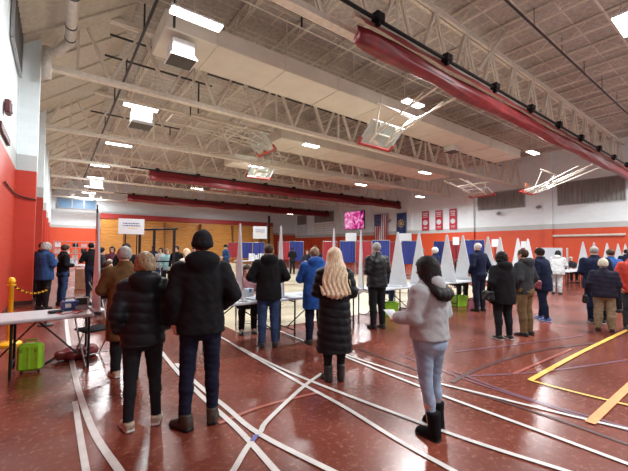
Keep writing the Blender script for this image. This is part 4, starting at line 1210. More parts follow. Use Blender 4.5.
P17, J17 = make_person('bushy haired older man in a blue jacket holding a phone by the red wall', at(43, 309), away(43)+52, 1.78, 1.1, .017,
    arms='phone', nod=.25, top=dict(m=FBLUE2, th=.034, hem=-.17, wide=.02), legs=dict(m=FB2, th=.022), shoes=dict(m=SHB), hair=dict(style='messy', m=HGREY, vol=.028))
P18, J18 = make_person('person in black standing behind the man in the blue jacket by the red wall', U(40, 300), away(37)+20, 1.80, 1.05, .022,
    arms='hang', top=dict(m=FB2, th=.03, hem=-.2), legs=dict(m=FB2, th=.02), shoes=dict(m=SHB), hair=dict(style='short', m=HBROWN))
P19, J19 = make_person('person in profile with brown hair, dark jacket and blue jeans beside the blue jacket man', at(62, 305), away(58)+70, 1.74, 1.0, .018,
    arms='front', nod=.3, top=dict(m=FB, th=.03, hem=-.12), legs=dict(m=FJEAN, th=.02), shoes=dict(m=SHB), hair=dict(style='short', m=HBROWN, vol=.016))
P20, J20 = make_person('person in a black sweater standing at the back left table with papers', at(91, 297), away(91)-25, 1.82, 1.06, .022,
    arms='table', lean=.1, top=dict(m=FB, th=.024, hem=-.08), legs=dict(m=FNAVY, th=.018), shoes=dict(m=SHB), hair=dict(style='short', m=HBLACK))
P21, J21 = make_person('white haired man with glasses and a dark blue jacket standing behind the dividers', UY(435.5, 285, 6.9).xy.to_3d(), away(432)-70, 1.74, 1.06, .016,
    arms='table', turn=.15, glasses=True, top=dict(m=FNAVY2, th=.026, hem=-.08), legs=dict(m=FB2, th=.018), shoes=dict(m=SHB), hair=dict(style='short', m=HWHITE, vol=.022))
# ------------------------------------------------------------------ tables
def folding_table(x0, y0, L, label, D=.72, first=None, rz=0.0, group='white folding tables', lx=None):
    H = .74
    if first is not None:
        return dup(first, (x0, y0, 0), rz, label)
    t = thing('folding_table', label, 'table', (x0, y0, 0), rz, group)
    mb = MB(); mb.cbox((L/2, D/2, H-.022), (L, D, .044), .012); mb.build('tabletop', M_WPLASTIC, t)
    for x in lx or (.16, L-.16):
        for y in (.10, D-.10):
            mb = MB(); mb.tube([(x, y, H-.044), (x, y, .0)], .016, 8); mb.build('leg', M_BLACK, t)
        for z in (.12, H-.09):
            mb = MB(); mb.tube([(x, .1, z), (x, D-.1, z)], .012, 6); mb.build('cross_bar', M_BLACK, t)
    mb = MB(); mb.tube([(.16, D/2, .14), (L*.52, D/2, H-.06)], .011, 6); mb.tube([(L-.16, D/2, .14), (L*.48, D/2, H-.06)], .011, 6); mb.build('brace', M_BLACK, t)
    return t
TY = 5.32
tl_ = folding_table(-.78, 5.6, 1.23, 'white folding table at the left edge with a lime green case under it', lx=(.37, 1.23-.05))
t1 = folding_table(1.62, TY, 1.82, 'white folding table between the beanie man and the man in blue jeans')
for x, lab in ((12.98, 'white folding table behind the man in the grey hooded jacket'), (14.82, 'white folding table behind the woman in the navy coat'), (27.0, 'last white folding table of the row, cut by the right picture edge'), (3.46, 'white folding table behind the person in the bright blue coat'), (5.62, 'white folding table over the lime green bag, with two tall white dividers'),
               (7.46, 'white folding table behind the young woman in the grey hoodie'), (9.30, 'white folding table beside the tall bald man'), (11.14, 'white folding table behind the person dressed in black'),
               (17.6, 'far white folding table with a seated dark figure behind it, by the right wall'), (19.44, 'far white folding table under the first far divider right of the white display board'),
               (21.3, 'far white folding table behind the broad man in navy'), (23.2, 'far white folding table behind the person in the cream hat'), (25.1, 'farthest white folding table in the row, near the right picture edge')):
    folding_table(x, TY, 1.82, lab, first=t1)
folding_table(.95, 8.5, 1.82, 'white folding table behind the man in the brown coat', first=t1)
folding_table(2.9, 10.5, 1.82, 'white folding table under the black rack behind the queue', first=t1)
folding_table(.05, 20.6, 1.82, 'back left white folding table with papers by the far wall', first=t1)
folding_table(10.2, 22.5, 1.82, 'far white folding table with white boxes before the blue booths', first=t1)

# tall white triangular dividers standing on the tables
def divider_panel(px, label, rz=0.0, first=None, Y=TY+.36, h=1.34):
    b = R(bearing(px)); x = Y*math.tan(b)
    if first is not None: return dup(first, (x, Y, .741), R(rz), label)
    t = thing('table_divider', label, 'divider', (x, Y, .741), R(rz), 'tall white table dividers')
    mb = MB(); w = .285
    out = [(-w, 0), (w, 0), (.022, h), (-.022, h)]
    mb.prism(out, 'x', -.012, .012); mb.build('panel', M_CORR, t)
    mb = MB(); mb.cbox((0, 0, .012), (.14, 2*w-.04, .02), .006); mb.build('foot', M_CORR, t)
    return t
d1 = divider_panel(98, 'tall narrow white divider at the right end of the left table', 5, Y=5.95)
for px, rz, lab in ((240, -10, 'tall thin white divider just right of the man in the beanie'), (281, -18, 'tall thin white divider right of the man in the black jacket and jeans'),
                    (334, -29, 'white divider whose tip shows above the blond woman'), (361, -33, 'white divider left of the man in the leather jacket'),
                    (398, 0, 'broad white triangular divider right of the seated worker by the lime green bag'), (419, 0, 'white triangular divider just left of the white haired man'),
                    (447, 0, 'white triangular divider right of the white haired man'), (463, 0, 'white triangular divider just left of the tall bald man'),
                    (488, 0, 'white triangular divider right of the tall bald man'), (500, 0, 'white divider behind the person dressed in black'),
                    (518, 0, 'white divider behind the man in the grey hooded jacket, its tip beside a paper sign'), (528, 0, 'white divider between the man in grey and the woman in navy'),
                    (583, 0, 'far white divider right of the white display board'), (594, 0, 'far white divider partly behind the broad man in navy, left side'),
                    (607, 0, 'far white divider behind the head of the person in the blue sweater'), (618, 0, 'far white divider above the person in red'), (625.3, 0, 'far white divider at the right edge of the picture')):
    divider_panel(px, lab, rz, d1)

# ------------------------------------------------------------------ folding chairs
def folding_chair(x, y, yaw, label, first=None):
    if first is not None: return dup(first, (x, y, 0), -R(yaw), label)
    t = thing('folding_chair', label, 'chair', (x, y, 0), -R(yaw), 'black folding chairs')
    mb = MB(); mb.cbox((0, 0, .445), (.40, .38, .03), .012); mb.build('seat', FB2, t)
    P = [[(-.20+.4*i/8, -.235-.02*math.sin(math.pi*i/8), z) for i in range(9)] for z in (.60, .70, .80)]
    mb = MB(); mb.grid(P); mb.grid([[(x, y-.015, z) for x, y, z in r] for r in P]); mb.build('backrest', M_BLACK, t)
    for s in (-.205, .205):
        mb = MB(); mb.tube([(s, .22, 0), (s, -.05, .44), (s, -.24, .82)], .011, 6); mb.build('leg', M_GREYMETAL, t)
        mb = MB(); mb.tube([(s*.9, -.24, 0), (s*.9, .10, .44)], .011, 6); mb.build('leg', M_GREYMETAL, t)
    mb = MB(); mb.tube([(-.2, .15, .12), (.2, .15, .12)], .008, 6); mb.tube([(-.18, -.17, .1), (.18, -.17, .1)], .008, 6); mb.build('stretcher', M_GREYMETAL, t)
    return t
c = at(94, 360)
ch0 = folding_chair(c.x, c.y+.05, 160, 'black folding chair between the left table and the man in the brown coat')

# ------------------------------------------------------------------ seated and far people
def seated(px, label, Y=6.55, yaw=205, h=1.70, chair=True, **kw):
    x = Y*math.tan(R(bearing(px)))
    if chair: folding_chair(x-.06*math.sin(R(yaw)), Y-.06*math.cos(R(yaw)), yaw, 'black folding chair under the '+kw.pop('clab'), ch0)
    else: kw.pop('clab', None)
    return make_person(label, (x, Y), yaw, h, res=.02, seated=.53, arms=kw.pop('arms', 'table'), feet=kw.pop('feet', ((.12, .42, 5), (-.12, .40, -5))), **kw)
seated(247, 'seated worker in a pink sweater behind the middle table', yaw=200, clab='seated worker in the pink sweater', nod=.3,
       top=dict(m=FPINK, th=.02, hem=-.03), legs=dict(m=FB2, th=.02), shoes=dict(m=SHB), hair=dict(style='bob', m=HBROWN))
seated(387.5, 'seated worker in a dark jacket and grey striped knit hat above the lime green bag', yaw=232, Y=6.5, clab='seated worker in the striped hat', lean=.15, nod=.35,
       top=dict(m=FNAVY, th=.03, hem=-.05), legs=dict(m=FJEAN, th=.02), shoes=dict(m=SHB), hair=dict(style='short', m=HBLACK), hat=dict(style='knit', m=mat('striped_knit', (.12, .12, .12), .9, var=.9, scale=5, stretch=(.5, .5, 12)), low=0))
seated(457, 'seated worker with dark hair between the two dividers left of the bald man', yaw=215, Y=6.5, clab='seated worker left of the bald man',
       top=dict(m=FCHAR, th=.02, hem=-.03), legs=dict(m=FB2, th=.02), shoes=dict(m=SHB), hair=dict(style='bob', m=HBROWN), glasses=True)
seated(570.5, 'seated worker with a grey shirt behind the far table right of the white display board', yaw=235, Y=6.5, clab='far seated worker by the white display board',
       top=dict(m=FCHAR, th=.02, hem=-.03), legs=dict(m=FB2, th=.02), shoes=dict(m=SHB), hair=dict(style='short', m=HGREY))
seated(108, 'seated person in a dark purple top at the table behind the man in brown', yaw=120, Y=9.75, clab='seated person in dark purple',
       top=dict(m=FPURP, th=.02, hem=-.03), legs=dict(m=FB2, th=.02), shoes=dict(m=SHB), hair=dict(style='short', m=HBROWN))
seated(110, 'bald seated person in a grey top seen left of the man in brown', yaw=40, Y=11.6, clab='bald seated person in grey',
       top=dict(m=FCHAR, th=.02, hem=-.03), legs=dict(m=FB2, th=.02), shoes=dict(m=SHB), hair=dict(style='fringe', m=HGREY, vol=.004))
def far(px, t_, label, yaw, h=1.7, arms='hang', res=.026, **kw):
    p = EYE+ray(px, 248)*t_
    return make_person(label, (p.x, p.y), yaw, h, res=res, arms=arms, **kw)
st = lambda m, **k: dict(m=m, th=.024, hem=-.10, **k)
lg = lambda m: dict(m=m, th=.018)
far(101, 10.6, 'person in grey standing behind the seated pair at the left', 70, 1.66, top=st(FCHAR), legs=lg(FB2), shoes=dict(m=SHB), hair=dict(style='short', m=HBLACK))
far(112.5, 12.4, 'person in a maroon top standing left of the sign posts', 200, 1.70, top=st(FPURP), legs=lg(FNAVY), shoes=dict(m=SHB), hair=dict(style='bob', m=HBROWN))
far(126, 9.1, 'person with thick black hair right behind the grey haired man in brown', 14, 1.76, top=st(FB), legs=lg(FB2), shoes=dict(m=SHB), hair=dict(style='messy', m=HBLACK, vol=.03))
far(161, 14.5, 'person in a white shirt near the black rack', 215, 1.66, top=st(FWHITE), legs=lg(FJEAN), shoes=dict(m=SHB), hair=dict(style='bob', m=HBLACK))
far(167.5, 13.5, 'person in a pale teal top between the rack posts', 190, 1.62, top=st(FTEAL), legs=lg(FB2), shoes=dict(m=SHB), hair=dict(style='bob', m=HDBLOND))
far(177, 13.0, 'person in black standing right of the rack', 230, 1.74, top=st(FB), legs=lg(FB2), shoes=dict(m=SHB), hair=dict(style='short', m=HBLACK))
far(187, 9.3, 'blond person in a cream top just left of the man in the beanie', 330, 1.64, top=st(FCREAM), legs=lg(FJEAN), shoes=dict(m=SHB), hair=dict(style='long', m=HBLOND, len=.3))
far(194.5, 15.5, 'far person in a grey blue cap left of the man in the beanie', 200, 1.74, top=st(FBLUE2), legs=lg(FB2), shoes=dict(m=SHB), hair=dict(style='short', m=HGREY), hat=dict(style='cap', m=FBLUE2))
far(153.5, 17.5, 'far person behind the black rack in dark clothes', 150, 1.76, top=st(FNAVY), legs=lg(FB2), shoes=dict(m=SHB), hair=dict(style='short', m=HBROWN))
far(226, 17.5, 'far person in a blue jacket and black beanie left of the red and blue booths', 260, 1.84, arms='front', top=st(FBLUE2), legs=lg(FB2), shoes=dict(m=SHB), hat=dict(style='beanie', m=FB2), hair=dict(style='short', m=HBLACK, vol=.005))
far(307, 17.0, 'far person in a dark jacket holding a white bag left of the bright blue coat', 215, 1.60, arms='front', top=st(FCHAR), legs=lg(FNAVY), shoes=dict(m=SHB), hair=dict(style='bob', m=HBROWN))
far(315, 15.0, 'far person in a navy coat standing behind the bright blue coat', 40, 1.82, top=st(FNAVY), legs=lg(FB2), shoes=dict(m=SHB), hair=dict(style='short', m=HBROWN))
far(292.5, 22.2, 'voter whose dark legs show below the curtain of a blue voting booth', bearing(293), 1.74, arms='front', top=st(FB), legs=lg(FB2), shoes=dict(m=SHB), hair=dict(style='short', m=HBLACK))
far(421, 12.0, 'person in a camouflage hooded coat behind the white haired man', 250, 1.72, res=.022, arms='front', top=dict(m=FCAMO, th=.03, hem=-.15, hood=2), legs=lg(FB2), shoes=dict(m=SHB), hair=dict(style='short', m=HBROWN))
far(556, 13.1, 'person in a white hooded sweatshirt and white trousers stooping by the white board', bearing(556)+15, 1.66, res=.02, arms='table', lean=.3, nod=.3, build=1.15, top=dict(m=FWHITE, th=.04, hem=-.15, wide=.05, hood=1), legs=dict(m=FWHITE, th=.03), shoes=dict(m=SHB), hair=dict(style='messy', m=HBLACK, vol=.02))
far(626, 14.5, 'dark haired person by the far dividers above the person in red', bearing(626), 1.74, top=st(FNAVY), legs=lg(FB2), shoes=dict(m=SHB), hair=dict(style='short', m=HBLACK))

# ------------------------------------------------------------------ voting booths
def booth(px, t_, blue, label, dz=0.0, w=.95, first=None):
    p = EYE+ray(px, 249)*t_
    rz = -R(bearing(px)+dz)
    if first is not None: return dup(first, (p.x, p.y, 0), rz, label)
    t = thing('voting_booth', label, 'voting booth', (p.x, p.y, 0), rz, 'red and blue curtained voting booths')
    m, m2 = (M_BOOTHB, M_BOOTHR) if blue else (M_BOOTHR, M_BOOTHB)
    D = .75
    mb = MB()
    mb.grid([[(-w/2+w*i/24, -D/2+.02*math.sin(i*1.4), z) for i in range(25)] for z in (.78, 1.4, 2.12)]); mb.build('front_curtain', m, t, smooth=True)
    for s in (-1, 1):
        mb = MB(); mb.grid([[(s*w/2+.012*math.sin(i*1.5), -D/2+D*i/14, z) for i in range(15)] for z in (.82, 1.4, 2.12)]); mb.build('side_curtain', m2, t, smooth=True)
        for y in (-D/2, D/2):
            mb = MB(); mb.tube([(s*w/2, y, 0), (s*w/2, y, 2.13)], .016, 6); mb.build('leg', M_GREYMETAL, t)
    mb = MB()
    for a, b in (((-w/2, -D/2), (w/2, -D/2)), ((w/2, -D/2), (w/2, D/2)), ((w/2, D/2), (-w/2, D/2)), ((-w/2, D/2), (-w/2, -D/2))): mb.tube([(*a, 2.13), (*b, 2.13)], .018, 6)
    mb.build('top_frame', M_GREYMETAL, t)
    mb = MB(); mb.cbox((0, .1, .92), (w-.04, D-.25, .03), .008); mb.build('writing_shelf', M_WPLASTIC, t)
    return t
bB = booth(246.5, 30, True, 'far blue voting booth left of the sign board behind the man in jeans')
bR = booth(233.5, 31.5, False, 'far red voting booth, leftmost of the booths beside the thin divider')
for px, t_, blue, lab in ((258.5, 29.5, True, 'far blue voting booth right below the small hanging sign'), (284.5, 26.2, False, 'red voting booth behind the thin divider right of the man in jeans'),
                          (296.5, 24, True, 'blue voting booth with a voter whose legs show below'), (330, 23.5, False, 'red voting booth above the blond woman'), (347.5, 22.2, True, 'blue voting booth under the pink screen'),
                          (363.5, 21.6, False, 'red voting booth behind the leather jacket man'), (381, 19.5, True, 'broad blue voting booth right under the striped flag'), (396, 23.5, False, 'red voting booth behind the broad white divider'),
                          (410, 20.6, True, 'blue voting booth below the dark blue flag'), (442, 21.0, True, 'blue voting booth behind the divider right of the white haired man'), (455, 19.6, False, 'red voting booth between the dividers left of the bald man'),
                          (474, 17.6, True, 'blue voting booth right behind the bald man')):
    booth(px, t_, blue, lab, first=bB if blue else bR)

# signs
def sign(px, py, t_, w, h, label, posts=2, lines=True, sheet_only=False):
    c = EYE+ray(px, py)*t_
    t = thing('standing_sign', label, 'sign', (c.x, c.y, 0), -R(bearing(px)))
    mb = MB(); mb.box((0, 0, c.z), (w, .012, h)); mb.build('board', M_PAPER, t)
    xs = (-w*.22, w*.22) if posts == 2 else (0,)
    for x in xs:
        mb = MB(); mb.tube([(x, .03, 0), (x, .03, c.z+h*.3)], .018, 6); mb.build('post', M_BLACK, t)
    mb = MB(); mb.cbox((0, .03, .012), (w*.8, .35, .024), .008); mb.build('base', M_BLACK, t)
    if lines:
        rnd = random.Random(int(px))
        for k, (zz, m) in enumerate(((.20, 'b'), (.05, 'b'), (-.10, 'y'))):
            mb = MB(); x = -w*.32
            while x < w*.30:
                ww = rnd.uniform(.03, .09)*w
                if k == 2 and abs(x) > w*.16: x += ww+.02*w; continue
                mb.box((x+ww/2, -.009, c.z+zz*h), (ww, .004, h*.06)); x += ww+.022*w
            mb.build('writing', M_NAVYBLUE if m == 'b' else M_LINE_Y, t)
    return t
sign(131.5, 226.5, 10.5, .70, .47, 'white sign with blue lettering raised on black posts behind the man in brown')
sign(260, 232.5, 15, .60, .54, 'white sign with faint blue lettering behind the man in jeans', 1)
sign(351, 237.5, 23.2, .72, .60, 'plain white paper sign above the blue booth under the screen', 1, False)
sign(405.5, 238, 21.5, .72, .58, 'plain white paper sign above the blue booth under the dark blue flag', 1, False)
sign(456, 241, 15, .26, .34, 'small white paper sign left of the tall bald man', 1, False)
sign(495, 243, 15, .26, .33, 'small white paper sign above the person dressed in black', 1, False)
sign(523.5, 244.5, 16, .2, .3, 'small white paper sign above the man in the grey hooded jacket', 1, False)
p = EYE+ray(268.8, 230)*40
mb = MB(); mb.tube([(p.x, p.y, 0), (p.x, p.y, 5.4)], .14, 8); mb.lathe([(.3, 0), (.3, .05), (.16, .12)], (p.x, p.y, 0), 12)
tag(mb.build('net_post', M_BLACK), 'tall dark post at the right end of the wooden bleachers', 'post')
p = EYE+ray(97.5, 205)*38
mb = MB(); mb.tube([(p.x, p.y, 0), (p.x, p.y, 6.3)], .07, 8); mb.cbox((p.x, p.y-.05, 5.6), (.2, .2, .5), .04); mb.lathe([(.3, 0), (.3, .05), (.14, .12)], (p.x, p.y, 0), 12)
tag(mb.build('net_post', M_BLACK), 'tall dark post at the left end of the wooden bleachers', 'post')

# black squat rack
A, B_, C_ = [EYE+ray(px, 248)*12.3 for px in (139.5, 154, 174)]
t = thing('exercise_rack', 'black exercise rack with a high cross bar behind the queue', 'exercise rack', (A.x, A.y, 0))
for q in (A, B_, C_):
    mb = MB(); mb.bar((q.x-A.x, q.y-A.y, 0), (q.x-A.x, q.y-A.y, 2.32), .08, .08); mb.cbox((q.x-A.x, q.y-A.y, .02), (.5, .5, .04), .01); mb.build('upright', M_BLACK, t)
mb = MB(); mb.tube([(0, 0, 2.27), (C_.x-A.x+.12, C_.y-A.y, 2.32)], .035, 8); mb.build('cross_bar', M_BLACK, t)
mb = MB(); mb.bar((B_.x-A.x, B_.y-A.y, 1.15), (C_.x-A.x, C_.y-A.y, 1.15), .05, .05); mb.build('safety_bar', M_BLACK, t)
# yellow ball on the table
p = EYE+ray(168, 276)*10.4
mb = MB(); mb.lathe([(.002+.11*math.sin(a), -.11*math.cos(a)) for a in np.linspace(.02, 3.12, 14)], (3.25, 10.8, .853), 18)
tag(mb.build('ball', M_YELLOW, smooth=True), 'small yellow ball on a table below the black rack', 'ball')

# ------------------------------------------------------------------ lime green bags and case
def lime_bag(px, py, label, yaw, first=None):
    p = at(px, py)
    if first is not None: return dup(first, (p.x, p.y, 0), -R(yaw), label)
    t = thing('tote_box', label, 'bag', (p.x, p.y, 0), -R(yaw), 'open lime green bags under the tables')
    mb = MB()
    def rect(w, d, z): return [(-w, -d, z), (w, -d, z), (w, d, z), (-w, d, z)]
    mb.loft([rect(.17, .11, .01), rect(.20, .14, .30)], caps=False); mb.loft([rect(.165, .105, .02), rect(.192, .132, .30)], caps=False); mb.poly(rect(.17, .11, .012)); mb.build('body', M_LIME, t)
    mb = MB()
    for w, d in ((.207, .147),):
        for a, b in (((-w, -d), (w, -d)), ((w, -d), (w, d)), ((w, d), (-w, d)), ((-w, d), (-w, -d))): mb.bar((*a, .30), (*b, .30), .02, .028)
    mb.build('rim', M_LIME, t)
    for s in (-1, 1):
        mb = MB(); mb.tube([(-.08, s*.145, .27), (-.07, s*.17, .34), (0, s*.175, .37), (.07, s*.17, .34), (.08, s*.145, .27)], .009, 6); mb.build('handle', M_LIME, t)
    return t
lb = lime_bag(389, 315, 'open lime green bag on the floor under the table by the leather jacket man', 20)
lime_bag(459, 306.5, 'open lime green bag on the floor just left of the tall bald man', 20, lb)
p = at(30, 372)
t = thing('hard_case', 'lime green hard case with a top handle standing under the left table', 'case', (p.x, p.y, 0), R(-12))
mb = MB(); mb.cbox((0, .0, .20), (.27, .14, .36), .035)
for x in (-.09, 0, .09): mb.cbox((x, -.072, .2), (.03, .012, .28), .004)
mb.build('shell', M_LIME, t)
mb = MB(); mb.bar((-.137, 0, .2), (.137, 0, .2), .004, .15) ; mb.tube([(-.06, 0, .37), (-.055, 0, .42), (.055, 0, .42), (.06, 0, .37)], .012, 6); mb.build('handle', mat('dark_lime', (.15, .33, .015), .4), t)
for x in (-.08, .08):
    mb = MB(); mb.cbox((x, -.078, .30), (.04, .016, .05), .005); mb.build('latch', mat('dark_lime', (.15, .33, .015), .4), t)
for x in (-.09, .09):
    mb = MB(); mb.lathe([(.012, 0), (.02, .012), (.012, .025)], (x, 0, 0), 8); mb.build('foot', M_BLACK, t)
# maroon backpack
p = at(76, 358)
t = thing('backpack', 'dark red backpack lying on the floor beneath the left table end', 'backpack', (p.x, p.y, 0), R(20))
def bp_(P):
    d = ellip(P, (0, 0, .085), (.27, .16, .095)); d = smin(d, ellip(P, (.16, -.03, .08), (.12, .13, .08)), .04)
    d = d+.012*np.sin(P[:, 0]*40+P[:, 1]*23)*np.sin(P[:, 1]*37)
    return np.maximum(d, -P[:, 2]+.005)
V, Fq = surface_nets(bp_, (-.34, -.24, -.01), (.34, .24, .24), .014); mesh_obj('bag_body', V, Fq, mat('dark_red_nylon', (.15, .014, .016), .55, var=.4, bump=.2), t)
mb = MB(); mb.tube([(-.25, -.02, .08), (-.34, -.05, .05), (-.42, -.02, .015), (-.36, .06, .012), (-.22, .08, .06)], .013, 6); mb.build('strap', M_BLACK, t)
mb = MB(); mb.tube([(-.1, -.145, .12), (.1, -.15, .13), (.25, -.09, .10)], .006, 5); mb.build('zip', M_BLACK, t)

# bollard and chain
p = at(9, 345)
t = thing('barrier_post', 'yellow plastic barrier post on a round base by the left red wall', 'barrier post', (p.x, p.y, 0))
mb = MB(); mb.lathe([(.03, 0), (.036, .02), (.036, 1.02), (.055, 1.03), (.055, 1.07), (.04, 1.11), (.012, 1.13)], n=16); mb.build('pole', M_YELLOW, t, smooth=True)
mb = MB(); mb.lathe([(.17, 0), (.17, .03), (.12, .06), (.04, .08)], n=20); mb.build('base', M_YELLOW, t)
mb = MB(); mb.tube([(.055*math.cos(a), .055*math.sin(a), 1.0) for a in np.linspace(0, 6.283, 12, endpoint=False)], .01, 6, closed=True); mb.build('chain_ring', M_YELLOW, t)
q = J17['W'](V3(-.1, .1, 0)); e0 = Vector((p.x, p.y, 1.0)); e1 = EYE+ray(47, 290)*7.2
mb = MB(); N = 34
for i in range(N):
    u0, u1 = i/N, (i+.8)/N
    f_ = lambda u: e0.lerp(e1, u)+Vector((0, 0, -.10*math.sin(math.pi*u)))
    a, b = f_(u0), f_(u1); mb.bar(a, b, .035 if i % 2 else .012, .012 if i % 2 else .035, mi=(i//2) % 2)
tag(mb.build('barrier_chain', [M_YELLOW, M_BLACK]), 'yellow and black barrier chain hooked on the yellow post', 'chain')
p2 = EYE+ray(47, 290)*7.25
t = thing('barrier_stand', 'thin dark stand at the far end of the yellow chain', 'barrier post', (p2.x, p2.y, 0)); mb = MB(); mb.lathe([(.016, 0), (.016, p2.z+.03), (.03, p2.z+.05), (.01, p2.z+.08)], n=10); mb.build('pole', M_BLACK, t); mb = MB(); mb.lathe([(.14, 0), (.14, .02), (.03, .05)], n=16); mb.build('base', M_BLACK, t)

# ------------------------------------------------------------------ things on the tables
TZ = .741
def on(px, Y): return Y*math.tan(R(bearing(px)))
t = thing('equipment_box', 'blue plastic box with a white label on the left table', 'box', (on(72, 6.1), 6.1, TZ), R(8))
mb = MB(); mb.cbox((0, 0, .07), (.20, .14, .13), .012); mb.build('body', mat('blue_plastic', (.03, .06, .2), .4), t)
mb = MB(); mb.box((-.03, -.0712, .075), (.07, .003, .06)); mb.build('paper_label', M_PAPER, t)
for k in (0,):
    mb = MB(); mb.tube([(-.07, 0, .13), (-.05, 0, .17), (.05, 0, .17), (.07, 0, .13)], .008, 6); mb.build('handle', M_BLACK, t)
t = thing('ballot_reader', 'small grey device with a dark screen beside the blue box on the left table', 'device', (on(84, 6.12), 6.12, TZ), R(-6))
mb = MB(); mb.prism([(-.09, 0), (.09, 0), (.09, .16), (-.02, .17), (-.09, .05)], 'x', -.08, .08); mb.build('body', mat('light_grey_plastic', (.3, .31, .33), .4), t)
mb = MB(); mb.box((0, -.058, .115), (.13, .006, .10), rx=R(-32)); mb.build('display', M_BLACK, t)
t = thing('card_reader', 'flat black handset lying near the front of the left table', 'device', (on(58, 5.95), 5.92, TZ), R(20))
mb = MB(); mb.cbox((0, 0, .02), (.16, .09, .035), .01); mb.build('body', M_BLACK, t); mb = MB(); mb.box((0, 0, .039), (.11, .06, .003)); mb.build('display', mat('dark_glass', (.03, .04, .06), .15), t)
mb = MB(); x = on(70, 5.75); mb.tube([(x-.13, 5.9, TZ+.008), (x-.05, 5.72, TZ+.008), (x+.04, 5.78, TZ+.008), (x+.1, 5.7, TZ+.008), (x+.18, 5.85, TZ+.008), (x+.06, 5.92, TZ+.008)], .007, 6)
tag(mb.build('red_lanyard', M_CABLE_R), 'red lanyard lying on the left table', 'lanyard')
mb = MB(); x = on(70, 6.0); mb.tube([(x-.2, 6.02, TZ+.006), (x-.1, 6.0, TZ+.006), (x-.04, 6.05, TZ+.09), (x+.03, 6.0, TZ+.12), (x+.1, 5.97, TZ+.006), (x+.16, 5.9, TZ+.006)], .005, 6)
tag(mb.build('power_cable', M_BLACK), 'black cable looped beside the blue box on the left table', 'cable')
pen = mat('blue_print', (.08, .14, .35), .6)
def paper(x, y, rz, label, w=.21, d=.28, hgt=.006):
    t = thing('paper_stack', label, 'papers', (x, y, TZ), rz, 'papers on the tables')
    mb = MB(); mb.box((0, 0, hgt/2), (w, d, hgt)); mb.build('sheets', M_PAPER, t)
    mb = MB()
    for k in range(7): mb.box((-.01*(k % 3), d*.35-k*d*.1, hgt+.0008), (w*.7, .008, .0006))
    mb.build('print', pen, t)
paper(on(254, 5.6), 5.55, .3, 'stack of papers on the table beside the man in jeans', hgt=.03)
paper(on(300, 5.7), 5.6, -.2, 'paper sheet on the table left of the bright blue coat')
paper(on(391, 5.7), 5.55, .5, 'papers in front of the seated worker in the striped hat', hgt=.02)
paper(on(410, 5.6), 5.5, -.4, 'papers on the table right of the broad white divider')
paper(on(441, 5.6), 5.6, .1, 'papers on the table in front of the white haired man')
def box_thing(name, label, x, y, z, d, m, rz=0, flaps=False):
    t = thing(name, label, 'box', (x, y, z), rz)
    mb = MB(); mb.cbox((0, 0, d[2]/2), d, .008); mb.build('carton', m, t)
    mb = MB(); mb.box((0, 0, d[2]+.001), (d[0]*.98, .05, .002)); mb.box((0, -d[1]/2-.001, d[2]*.8), (.05, .002, d[2]*.4)); mb.build('tape_strip', mat('tape_strip', (.45, .36, .22), .3) if m is M_CARD else pen, t)
    return t
box_thing('file_box', 'white printed box on the table right of the thin divider beside the beanie man', on(247, 5.95), 5.88, TZ, (.18, .14, .16), M_PAPER, .2)
p = EYE+ray(86.5, 286)*13.6
box_thing('cardboard_box', 'tall brown cardboard box on the floor by the person in black at back left', p.x, p.y, 0, (.62, .5, .78), M_CARD, -.5)
for i, (px, lab) in enumerate(((252, 'left white box on the far table before the blue booths'), (256.5, 'middle white box on the far table before the blue booths'), (261, 'right white box on the far table before the blue booths'))):
    x = 22.8*math.tan(R(bearing(px))); box_thing('file_box', lab, x, 22.8, TZ, (.34, .3, .5 if i != 1 else .4), M_PAPER, .3)
for i, (px, m, lab) in enumerate(((64, M_PAPER, 'white carton on the back left table'), (70, mat('pale_blue_bag', (.45, .55, .7), .6), 'pale blue box on the back left table beside the white carton'), (75, M_PAPER, 'small white carton at the right of the back left table'))):
    x = 20.9*math.tan(R(bearing(px))); box_thing('file_box', lab, max(.2, x), 20.95, TZ, (.26, .22, .34 if i == 1 else .22), m, .1*i)
# back left shelving along the back wall
p = EYE+ray(76, 245)*33
t = thing('storage_shelf', 'grey storage shelf with goods against the far back left wall', 'shelf', (p.x, p.y, 0), 0)
for x in (-1.7, 0, 1.7):
    for y in (0, .5): mb = MB(); mb.bar((x, y, 0), (x, y, 2.2), .06, .06); mb.build('upright', M_GREYMETAL, t)
for z in (.4, 1.0, 1.6, 2.15):
    mb = MB(); mb.box((0, .25, z), (3.5, .55, .05)); mb.build('shelf_board', M_GREYMETAL, t)
rnd = random.Random(5)
for z in (.426, 1.026, 1.626):
    for k in range(5):
        ms = [M_PAPER, M_CARD, M_BLACK, mat('pale_pink_box', (.5, .35, .33), .6)]
        box_thing('storage_box', '%s box from the left on the %s board of the far storage shelf' % (ORD[k+1], {.426: 'lowest', 1.026: 'middle', 1.626: 'upper'}[z]), p.x-1.4+k*.68, p.y+.24, z, (.45, .36, rnd.uniform(.25, .45)), ms[(k+int(z*3)) % 4])

# white trifold display board
p = UY(551.5, 247, 6.9)
t = thing('display_board', 'large blank white display board standing behind the person in white', 'board', (p.x, p.y, 0), R(-18))
mb = MB(); mb.box((0, 0, 1.2), (1.55, .02, 1.15)); mb.build('board', M_CORR, t)
for s in (-1, 1):
    mb = MB(); mb.box((s*.93, -.14, 1.2), (.40, .02, 1.15), rz=s*-.7 if False else s*.75); mb.build('side_panel', M_CORR, t)
    mb = MB(); mb.bar((s*.55, .04, 0), (s*.5, .03, 1.5), .03, .03); mb.bar((s*.55, .5, 0), (s*.5, .05, 1.3), .03, .03); mb.build('leg', M_GREYMETAL, t)

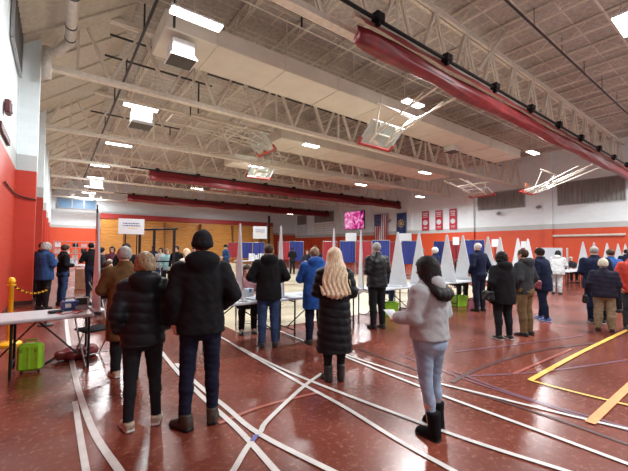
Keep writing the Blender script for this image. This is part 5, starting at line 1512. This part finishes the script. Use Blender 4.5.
# ------------------------------------------------------------------ held and carried things
def sdf_thing(name, label, cat, f, lo, hi, res, m, loc, rz, part='bag_body'):
    t = thing(name, label, cat, loc, rz)
    V, Fq = surface_nets(f, lo, hi, res); mesh_obj(part, V, Fq, m, t); return t
def purse(P):
    d = boxd(P, (0, 0, 0), (.15, .055, .105), .04); d = d+.008*np.sin(P[:, 0]*37)*np.sin(P[:, 2]*41)
    return smin(d, boxd(P, (0, -.06, -.02), (.10, .015, .06), .02), .02)
def carry(J, local, label, m, rz, name='handbag', straps=True, sc=1.0, top=None):
    w = J['W'](V3(*local))
    t = sdf_thing(name, label, 'bag', lambda P: purse(P/sc)*sc, (-.2*sc, -.12*sc, -.15*sc), (.2*sc, .1*sc, .15*sc), .012, m, w, rz)
    mb = MB(); tp = top or .28
    mb.tube([(-.11*sc, 0, .10*sc), (-.08*sc, .0, tp*.7), (0, 0, tp), (.08*sc, 0, tp*.7), (.11*sc, 0, .10*sc)], .008, 6); mb.build('strap', m, t)
    return t
carry(J12, (-.31, -.02, .86), 'maroon handbag hanging from the arm of the woman in the navy coat', mat('maroon_bag', (.17, .035, .05), .45), R(-110), top=.22)
carry(J10, (-.29, .0, .80), 'black shoulder bag at the left side of the person dressed in black', FLEATHER, R(65), sc=.9, top=.45)
carry(J13, (-.31, .05, .62), 'dark shoulder bag hanging left of the person in the cream hat', FLEATHER, R(13), sc=.8, top=.42)
w = J8['W'](J8['wL']+V3(.07, .13, .01))
mb = MB(); mb.box((0, 0, 0), (.11, .16, .003), rz=.3, rx=.35); o = mb.build('folded_paper', M_PAPER); o.location = w; o.rotation_euler = (0, 0, R(-40)); tag(o, 'small white paper held by the young woman in the grey hoodie', 'paper')
mb = MB(); mb.cbox((0, 0, 0), (.075, .01, .15), .004); o = mb.build('phone', M_BLACK); w = J17['W']((J17['wR']+J17['wL'])/2+V3(0, .13, .06)); o.location = w; o.rotation_euler = (R(-30), 0, R(-60)); tag(o, 'dark phone held up by the man in the blue jacket', 'phone')

# ------------------------------------------------------------------ light
w = bpy.data.worlds.new('world'); SC.world = w; w.use_nodes = True
bg = w.node_tree.nodes['Background']; bg.inputs['Color'].default_value = (.93, .96, 1.0, 1); bg.inputs['Strength'].default_value = 0.75
SC.view_settings.view_transform = 'Standard'
SC.view_settings.exposure = 0.0
try:
    SC.cycles.use_denoising = True
    SC.cycles.max_bounces = 8; SC.cycles.diffuse_bounces = 4; SC.cycles.glossy_bounces = 3; SC.cycles.sample_clamp_indirect = 4
except Exception: pass
